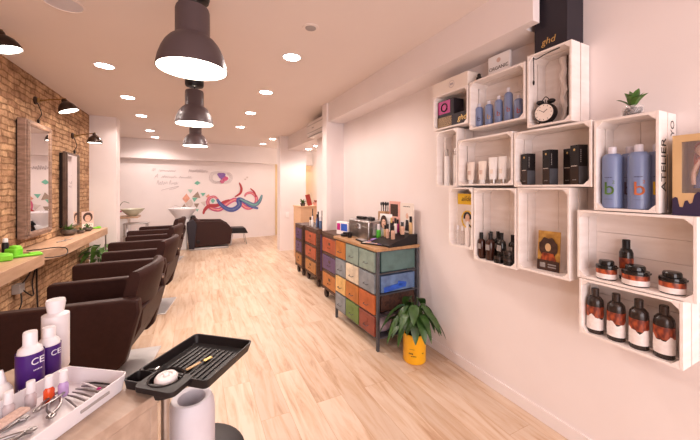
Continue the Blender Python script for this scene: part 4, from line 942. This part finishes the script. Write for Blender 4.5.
# doll box
Jt = E_-.117
t = thing('doll_box', 'tan gift box with a clear window showing a doll in a blue dress', 'gift box', (1.84, .485, Jt+.001), -90)
bx = .088
B().b2(-bx,-bx+.010,0,.14,0,.34).b2(bx-.010,bx,0,.14,0,.34).b2(-bx,bx,.13,.14,0,.34).b2(-bx,bx,0,.14,.33,.34).b2(-bx,bx,0,.14,0,.012).done('carton', 'kraft', t)
B().b2(-bx,-bx+.028,-.001,.002,0,.34).b2(bx-.028,bx,-.001,.002,0,.34).b2(-bx+.028,bx-.028,-.001,.002,.31,.34).b2(-bx+.028,bx-.028,-.001,.002,0,.095).done('front_frame', 'kraft', t)
dp_ = [(-bx,0),(bx,0),(bx,.08),(.078,.082),(.074,.05),(.066,.048),(.060,.085),(.050,.088),(.046,.045),(.038,.042),(.032,.07),(.026,.07),(.020,.05),(.012,.052),(.004,.095),(-.012,.10),(-.022,.088),(-.028,.055),(-.036,.050),(-.042,.065),(-.050,.062),(-.056,.035),(-.066,.036),(-.072,.075),(-.080,.078),(-bx,.07)]
B().prism(dp_, -.0022, -.0008, 'y').done('drip_print', 'navy', t)
B().prism([(.0,0),(.14,0),(.14,.07),(.10,.09),(.07,.05),(.04,.10),(.0,.06)], -bx-.001, -bx+.0005, 'x').done('side_print', 'navy', t)
text('lettering', 'lo', .05, 'kraft', t, (.045,-.003,.045))
B().b2(-bx+.027,bx-.027,.0022,.003,.09,.315).done('window', 'film', t)
B().sphere((-.01,.06,.275),.026,.024,.030).done('doll_head', 'skin', t)
B().sphere((-.012,.07,.285),.031,.026,.030).sphere((-.03,.06,.23),.012,.015,.04).done('doll_hair', 'orange_lab', t)
B().lathe([(.042,.115),(.036,.15),(.022,.205),(.020,.235),(.012,.25)], 18, at=(0,.06,0), sy=.7).done('doll_dress', 'dress', t)
B().tube([(-.022,.055,.235),(-.038,.045,.18),(-.036,.04,.13)], .007).tube([(.022,.055,.235),(.036,.045,.18),(.034,.04,.13)], .007).tube([(-.012,.06,.12),(-.012,.06,.02)], .009).tube([(.012,.06,.12),(.012,.06,.02)], .009).done('doll_limbs', 'skin', t)
# crate J jars and bottle
Jz = E_-.472+TK
def jar(label, y, r, x=1.87):
    t = thing('cream_jar', label, 'jar', (x,y,Jz), -90, 'wide brown and white cream jars')
    B().lathe([(r*.93,0),(r,.005),(r,.055),(r*.97,.058)], 32).done('jar_body', 'bottle', t)
    B().lathe([(r*1.004,.006),(r*1.004,.030)], 32, cap=False).done('white_label', 'white_lab', t)
    B().lathe([(r*1.003,.030),(r*1.003,.052)], 32, cap=False).done('printed_label', 'orange_lab', t)
    B().lathe([(r*1.02,.056),(r*1.04,.062),(r*1.0,.070),(r*.75,.074),(r*.74,.088),(r*.66,.094),(r*.3,.096)], 32).box(r*.9,-.01,.064,r*.5,.03,.008).done('lid', 'gloss', t)
jar('wide cream jar at the left of the jar crate', .826, .042); jar('largest-looking cream jar in the middle of the jar crate', .710, .050); jar('wide cream jar at the right of the jar crate', .583, .043)
t = thing('dark_bottle', 'dark round bottle standing behind the jars', 'bottle', (1.945,.775,Jz), -90)
B().lathe([(.026,0),(.028,.004),(.028,.135),(.022,.152),(.014,.158)], 24).done('bottle_body', 'gloss', t); B().lathe([(.016,.156),(.016,.198),(.014,.20)], 20).done('cap', 'black', t)
B().lathe([(.0285,.05),(.0285,.11)], 24, cap=False).done('printed_label', 'orange_lab', t); B().lathe([(.0286,.02),(.0286,.055)], 24, cap=False).done('white_label', 'white_lab', t)
# crate K bottles
Kz = E_-.764+TK
for i, y in enumerate((.876,.786,.698,.610)):
    t = thing('conditioner_bottle', ['orange-labelled dark bottle at the left end of the lowest crate','orange-labelled dark bottle second from the left in the lowest crate','orange-labelled dark bottle third from the left in the lowest crate','orange-labelled dark bottle at the right end of the lowest crate'][i], 'bottle', (1.872,y,Kz), -90, 'orange-labelled bottles')
    r = .036
    B().lathe([(r*.92,0),(r,.005),(r,.155),(r*.93,.172),(r*.65,.186),(r*.42,.190)], 28).done('bottle_body', 'bottle', t); B().lathe([(.0165,.188),(.0165,.226),(.014,.229)], 22).done('cap', 'bottle', t)
    B().lathe([(r*1.006,.085),(r*1.006,.140)], 28, cap=False).done('printed_label', 'orange_lab', t)
    b = B(); n = 28; top = []; bot = []
    for k in range(n): a = 2*math.pi*k/n; top.append(b.bm.verts.new((r*1.012*math.cos(a), r*1.012*math.sin(a), .088+.010*math.sin(a*3+i)+.005*math.sin(a*7)))); bot.append(b.bm.verts.new((r*1.012*math.cos(a), r*1.012*math.sin(a), .022)))
    for k in range(n): b.bm.faces.new((bot[k], bot[(k+1)%n], top[(k+1)%n], top[k]))
    b.done('white_label', 'white_lab', t)

# ------------------------------------------------------------------ foreground
# wooden cabinet
fx, fy = -.105, 1.21
ang = 134                       # local x axis along the far-left edge
t = thing('wooden_cabinet', 'light wood manicure table in the foreground corner', 'table', (fx, fy, 0), ang)
# local +x: along edge to the far left ; local +y: toward the viewer-left
B().b2(0,.64,0,.46,.785,.82).done('table_top', 'table_wood', t, bevel=.003)
B().b2(.004,.636,.004,.03,.10,.785).b2(.004,.636,.43,.456,.10,.785).b2(.004,.03,.03,.43,.10,.785).b2(.61,.636,.03,.43,.10,.785).b2(.02,.62,.02,.44,.10,.12).done('carcass', 'table_wood', t, bevel=.002)
for x in (.06,.58):
    for y in (.06,.40): B().lathe([(.03,-.014),(.034,-.008),(.034,.008),(.03,.014)], 18, mtx=Matrix.Rotation(R(90),4,'X'), at=(x,y,.034)).box(x,y,.08,.04,.04,.05).done('caster', 'black', t)
# white tray
t = thing('white_tray', 'white plastic tray of manicure tools on the foreground table', 'tray', (-.2, 1.285, .8205), 145)
def rrect(x0,x1,y0,y1,r,n=6):
    out = []
    for cx,cy,a0 in ((x1-r,y1-r,0),(x0+r,y1-r,90),(x0+r,y0+r,180),(x1-r,y0+r,270)):
        for k in range(n+1): a = R(a0+90*k/n); out.append((cx+r*math.cos(a), cy+r*math.sin(a)))
    return out
def trayshell(b, x0,x1,y0,y1,r,h,th=.004,flare=.008,fl=.003):
    L = [rrect(x0+flare,x1-flare,y0+flare,y1-flare,r), rrect(x0,x1,y0,y1,r+.002), rrect(x0+th,x1-th,y0+th,y1-th,r), rrect(x0+flare+th,x1-flare-th,y0+flare+th,y1-flare-th,r-.002)]
    Zs = [0, h, h, fl]; V = [[b.bm.verts.new((p[0],p[1],z)) for p in q] for q, z in zip(L, Zs)]; n = len(V[0])
    for A_, Z_ in zip(V, V[1:]):
        for k in range(n): b.bm.faces.new((A_[k], A_[(k+1)%n], Z_[(k+1)%n], Z_[k]))
    b.bm.faces.new(list(reversed(V[0]))); b.bm.faces.new(V[-1]); return b
trayshell(B(), 0,.25,0,.42,.022,.052).done('tray_shell', 'white', t, bevel=.0012)
B().b2(-.0012,.003,.075,.165,.026,.034).done('grip_slot', 'greyp', t, bevel=.001)
def tl(a, b_):   # tray local -> world xy
    ca, sa = math.cos(R(145)), math.sin(R(145)); return (-.2+ca*a-sa*b_, 1.285+sa*a+ca*b_)
TZ = .8245
def small_bottle(label, a, b_, liq, h=.080, r=.0135):
    x, y = tl(a, b_); o = thing('nail_bottle', label, 'nail polish', (x,y,TZ), 30, 'little nail bottles in the tray')
    B().lathe([(r*.9,0),(r,.003),(r,.034),(r*.6,.044),(r*.5,.048)], 20).done('bottle_body', liq, o); B().lathe([(r*.82,.046),(r*.76,h),(r*.6,h+.001)], 18).done('cap', 'white', o)
small_bottle('little nail bottle at the left edge of the white tray', .222, .186, 'clear_liq'); small_bottle('pale nail bottle, second in the white tray', .214, .136, 'clear_liq')
small_bottle('nail bottle of orange liquid in the white tray', .188, .105, 'orange_liq'); small_bottle('nail bottle of lilac liquid in the white tray', .172, .075, 'lilac_liq')
x, y = tl(.185, .215); o = thing('nail_brush', 'blush pink nail brush in the white tray', 'nail brush', (x,y,TZ), 60)
B().b2(-.05,.05,-.018,.018,.014,.026).done('brush_back', 'brush', o, bevel=.006, seg=3); B().b2(-.046,.046,-.014,.014,0,.014).done('bristles', 'whitem', o)
def tool(name, label, cat, a0, b0, a1, b1, mat, r=.0026, z=.006, grp='metal nail tools'):
    x0,y0 = tl(a0,b0); x1,y1 = tl(a1,b1); mx_, my = (x0+x1)/2, (y0+y1)/2
    o = B().tube([(x0-mx_,y0-my,z),((x0-x1)*.1,(y0-y1)*.1,z+.003),(x1-mx_,y1-my,z)], [r*.5,r,r*.7], 8).done(name, mat, loc=(mx_,my,TZ)); return tag(o, label, cat, grp)
for i, (a0,b0,a1,b1) in enumerate(((.15,.035,.06,.030),(.155,.050,.055,.055),(.15,.065,.045,.080),(.15,.080,.045,.100),(.14,.095,.06,.125))):
    tool('nail_pusher', 'slim steel cuticle tool lying among others in the white tray', 'nail tool', a0,b0,a1,b1, 'tool', .0032, .006)
tool('nail_file', 'dark nail file lying along the far side of the white tray', 'nail file', .165,.020,.05,.012, 'black', .003, .006, None)
tool('nail_stick', 'white stick with a pink tip in the white tray', 'nail tool', .16,.028,.075,.046, 'white', .003, .013, None)
x, y = tl(.068, .048); o = B().sphere((0,0,.0),.007,.005,.004,10,8).done('pink_gem', 'magenta', loc=(x,y,TZ+.014)); tag(o, 'tiny pink nail buffer tip in the white tray', 'nail tool')
def nipper(label, a, b_, rz, z=0, s=1):
    x, y = tl(a, b_); o = thing('nail_nipper', label, 'nail nippers', (x,y,TZ+z), rz, 'steel nail nippers')
    for q in (-1, 1):
        B().tube(crv([(.0,q*.002,.008),(.02,q*.010,.008),(.05,q*.013,.008),(.085,q*.006,.007)],5), .004, 8).done('handle', 'tool', o)
        B().tube([(0,q*.002,.008),(-.012,-q*.006,.008),(-.022,-q*.001,.008)], [.005,.005,.002], 8).done('jaw', 'tool', o)
    o.scale = (s,s,s)
nipper('steel nail nippers lying open at the centre of the white tray', .10,.165, 100, .004, 1.1); nipper('steel nail nippers behind the open pair', .16,.15, 65, .006); nipper('steel nail nippers at the front of the white tray', .10,.235, 205, .0, 1.2); nipper('steel nail nippers beneath the pink brush', .17,.20, 215, .0, 1.1)
# bottles behind tray
def big_bottle(name, label, x, y, prof, mat, capp, capm, lab=None, rz=0):
    o = thing(name, label, 'bottle', (x,y,.82), rz); B().lathe(prof, 32).done('bottle_body', mat, o); B().lathe(capp, 28).done('cap', capm, o)
    if lab: B().lathe(lab, 32, cap=False).done('label_band', 'purple', o)
    return o
big_bottle('white_bottle', 'tall plain white bottle with a slanted cap, tallest in the foreground', -.472, 1.55, [(.037,0),(.040,.006),(.040,.19),(.040,.202),(.022,.210)], 'white', [(.020,.206),(.024,.212),(.029,.248),(.027,.258)], 'white')
o = big_bottle('purple_bottle', 'white-capped purple bottle at the front left of the tall white bottle', -.4897, 1.396, [(.033,0),(.035,.006),(.035,.125),(.029,.150),(.018,.160)], 'white', [(.018,.158),(.018,.200),(.016,.204)], 'white', [(.0355,.008),(.0355,.138)], 18)
text('lettering', 'CE', .030, 'cap', o, (.0185,-.0312,.112), rot=(90,0,30), ext=.0008); marks(o, (.0185,-.0312,.085), 30, .024, .004, 6, 'cap'); marks(o, (-.018,-.0312,.030), -28, .022, .006, 4, 'cap')
o = big_bottle('purple_bottle', 'smaller purple bottle between the front purple bottle and the white bottle', -.466, 1.468, [(.031,0),(.033,.006),(.033,.115),(.028,.138),(.018,.150)], 'white', [(.018,.148),(.018,.180),(.016,.185)], 'white', [(.0335,.008),(.0335,.125)], 18)
text('lettering', 'CE', .026, 'cap', o, (.0185,-.0290,.100), rot=(90,0,32), ext=.0008)
o = thing('dropper_bottle', 'small white nozzle bottle at the left edge of the foreground', 'bottle', (-.535,1.335,.82)); B().lathe([(.024,0),(.026,.004),(.026,.055),(.018,.072),(.012,.078)], 20).done('bottle_body', 'whitem', o); B().lathe([(.013,.076),(.011,.09),(.005,.118)], 16).done('nozzle', 'white', o)

# black tray trolley
C0 = (0.0, 1.54); tx, ty = -.02, 1.365
t = thing('tray_trolley', 'black salon tray on a chrome pole beside the foreground table', 'trolley', (.004, 1.55, 0), -40)
# local x: far->right (.278) ; local -y: toward viewer/left
b = B(); trayshell(b, 0,.285,-.29,0,.018,.036,.006,.010,.003)
b.done('tray_shell', 'black', t, bevel=.0012, loc=(0,0,.815))
b = B()
for i in range(9): b.b2(.05+i*.021,.058+i*.021,-.24,-.05,.818,.822)
b.done('tray_ribs', 'black', t, bevel=.001)
cupx, cupy = .085, -.305
def loc2(px, py):   # world -> local of trolley
    dx, dy = px-.004, py-1.55; a = R(40); return (dx*math.cos(a)-dy*math.sin(a), dx*math.sin(a)+dy*math.cos(a))
cx_, cy_ = loc2(-.088, 1.232)
b = B(); ou = rrect(.068,.222,-.372,-.27,.02); cc_ = []
for p in ou:
    a = math.atan2(p[1]-cy_, p[0]-cx_); cc_.append((cx_+.052*math.cos(a), cy_+.052*math.sin(a)))
V_ = [[b.bm.verts.new((p[0],p[1],z)) for p in q] for q, z in ((ou,.835),(ou,.852),(cc_,.852),(cc_,.835))]
for A_, Z_ in zip(V_, V_[1:]+V_[:1]):
    for k in range(len(ou)): b.bm.faces.new((A_[k], A_[(k+1)%len(ou)], Z_[(k+1)%len(ou)], Z_[k]))
b.done('cup_deck', 'black', t, bevel=.001)
trayshell(B(), 0,.078,-.35,-.285,.012,.036,.005,.006,.003).done('side_tray', 'black', t, bevel=.001, loc=(0,0,.815))
B().lathe([(.045,-.045),(.050,-.03),(.054,.002),(.057,.006),(.055,.008),(.050,.004),(.046,-.03),(.002,-.035)], 28, at=(cx_,cy_,.847), cap=False).done('cup_holder', 'black', t)
px_, py_ = loc2(-.092, 1.25)
B().prism([(px_-.025,py_-.02),(px_+.025,py_-.02),(px_+.06,py_+.14),(px_-.02,py_+.14)], .790, .812).done('tray_bracket', 'black', t, bevel=.004)
B().tube([(px_,py_,.02),(px_,py_,.80)], .014, 14).done('pole', 'steel', t)
b = B()
for k in range(5): a = k*2*math.pi/5+.4; b.tube([(px_,py_,.06),(px_+.22*math.cos(a), py_+.22*math.sin(a), .045)], [.016,.010])
b.done('star_base', 'chrome', t)
for k in range(5):
    a = k*2*math.pi/5+.4; B().sphere((px_+.22*math.cos(a), py_+.22*math.sin(a), .022), .022,.014,.022,12,8).done('caster', 'black', t)
dx_, dy_ = loc2(.0, 1.46)
B().lathe([(.19,.34),(.20,.345),(.20,.36),(.19,.365),(.002,.365)], 36, at=(dx_,dy_,0)).done('lower_shelf', 'black', t)
o = thing('tape_roll', 'white spool with a ridged end lying in the cup of the black tray', 'roll', (-.088,1.232,.822), 40)
B().lathe([(.033,0),(.036,.004),(.036,.030),(.030,.038),(.020,.040),(.018,.034),(.010,.034),(.008,.044),(.002,.045)], 24).done('spool', 'whitem', o)
o = thing('wooden_stick', 'pale wooden spatula lying in the black tray', 'stick', (-.005,1.315,.822), 35); B().box(0,0,.004,.06,.012,.004).done('stick', 'kraft', o, bevel=.001)
o = thing('wooden_stick', 'short golden label lying beside the spatula in the black tray', 'stick', (.045,1.345,.822), 35); B().box(0,0,.004,.035,.014,.004).done('stick', 'gold', o, bevel=.001)
o = thing('hair_clip', 'black clip with a steel hinge at the left end of the black tray', 'hair clip', (-.150,1.345,.822), -30); B().box(0,0,.010,.07,.016,.012).done('clip_body', 'black', o, bevel=.003); B().tube([(.03,-.01,.016),(.03,.01,.016)], .005).done('hinge', 'steel', o)
# canister
o = thing('wax_warmer', 'pale round open canister under the black tray', 'canister', (-.012, 1.42, .366)); o.scale = (.93,.93,1.5)
B().lathe([(.088,0),(.094,.006),(.094,.15),(.090,.172),(.078,.190),(.070,.192),(.056,.186),(.052,.15),(.050,.06),(.002,.06)], 40, cap=False).done('canister_body', 'canister', o)
B().lathe([(.0515,.062),(.0515,.14),(.053,.15)], 32, cap=False).done('inner_sleeve', 'greyp', o)

# ------------------------------------------------------------------ light, camera, colour
w = bpy.data.worlds.new('world'); scn.world = w; w.use_nodes = True
w.node_tree.nodes['Background'].inputs[0].default_value = (1,.88,.88,1); w.node_tree.nodes['Background'].inputs[1].default_value = .6
al = bpy.data.lights.new('window_light', 'AREA'); al.shape = 'RECTANGLE'; al.size = 3.3; al.size_y = 2.0; al.energy = 46; al.color = (1,.88,.89)
ao = bpy.data.objects.new('window_light', al); COL.objects.link(ao); ao.location = (.2,-1.9,1.45); ao.rotation_euler = (R(90),0,0)
cam = bpy.data.cameras.new('camera'); co = bpy.data.objects.new('camera', cam); COL.objects.link(co)
cam.sensor_width = 36; cam.lens = 310/700*36; cam.shift_y = -32/700; cam.clip_start = .05
co.location = (0,0,1.5); co.rotation_euler = (R(90),0,R(-26.57)); scn.camera = co
scn.view_settings.view_transform = 'Standard'; scn.view_settings.look = 'None'; scn.view_settings.exposure = 1.0
scn.cycles.use_denoising = True; scn.cycles.max_bounces = 8; scn.cycles.sample_clamp_indirect = 6
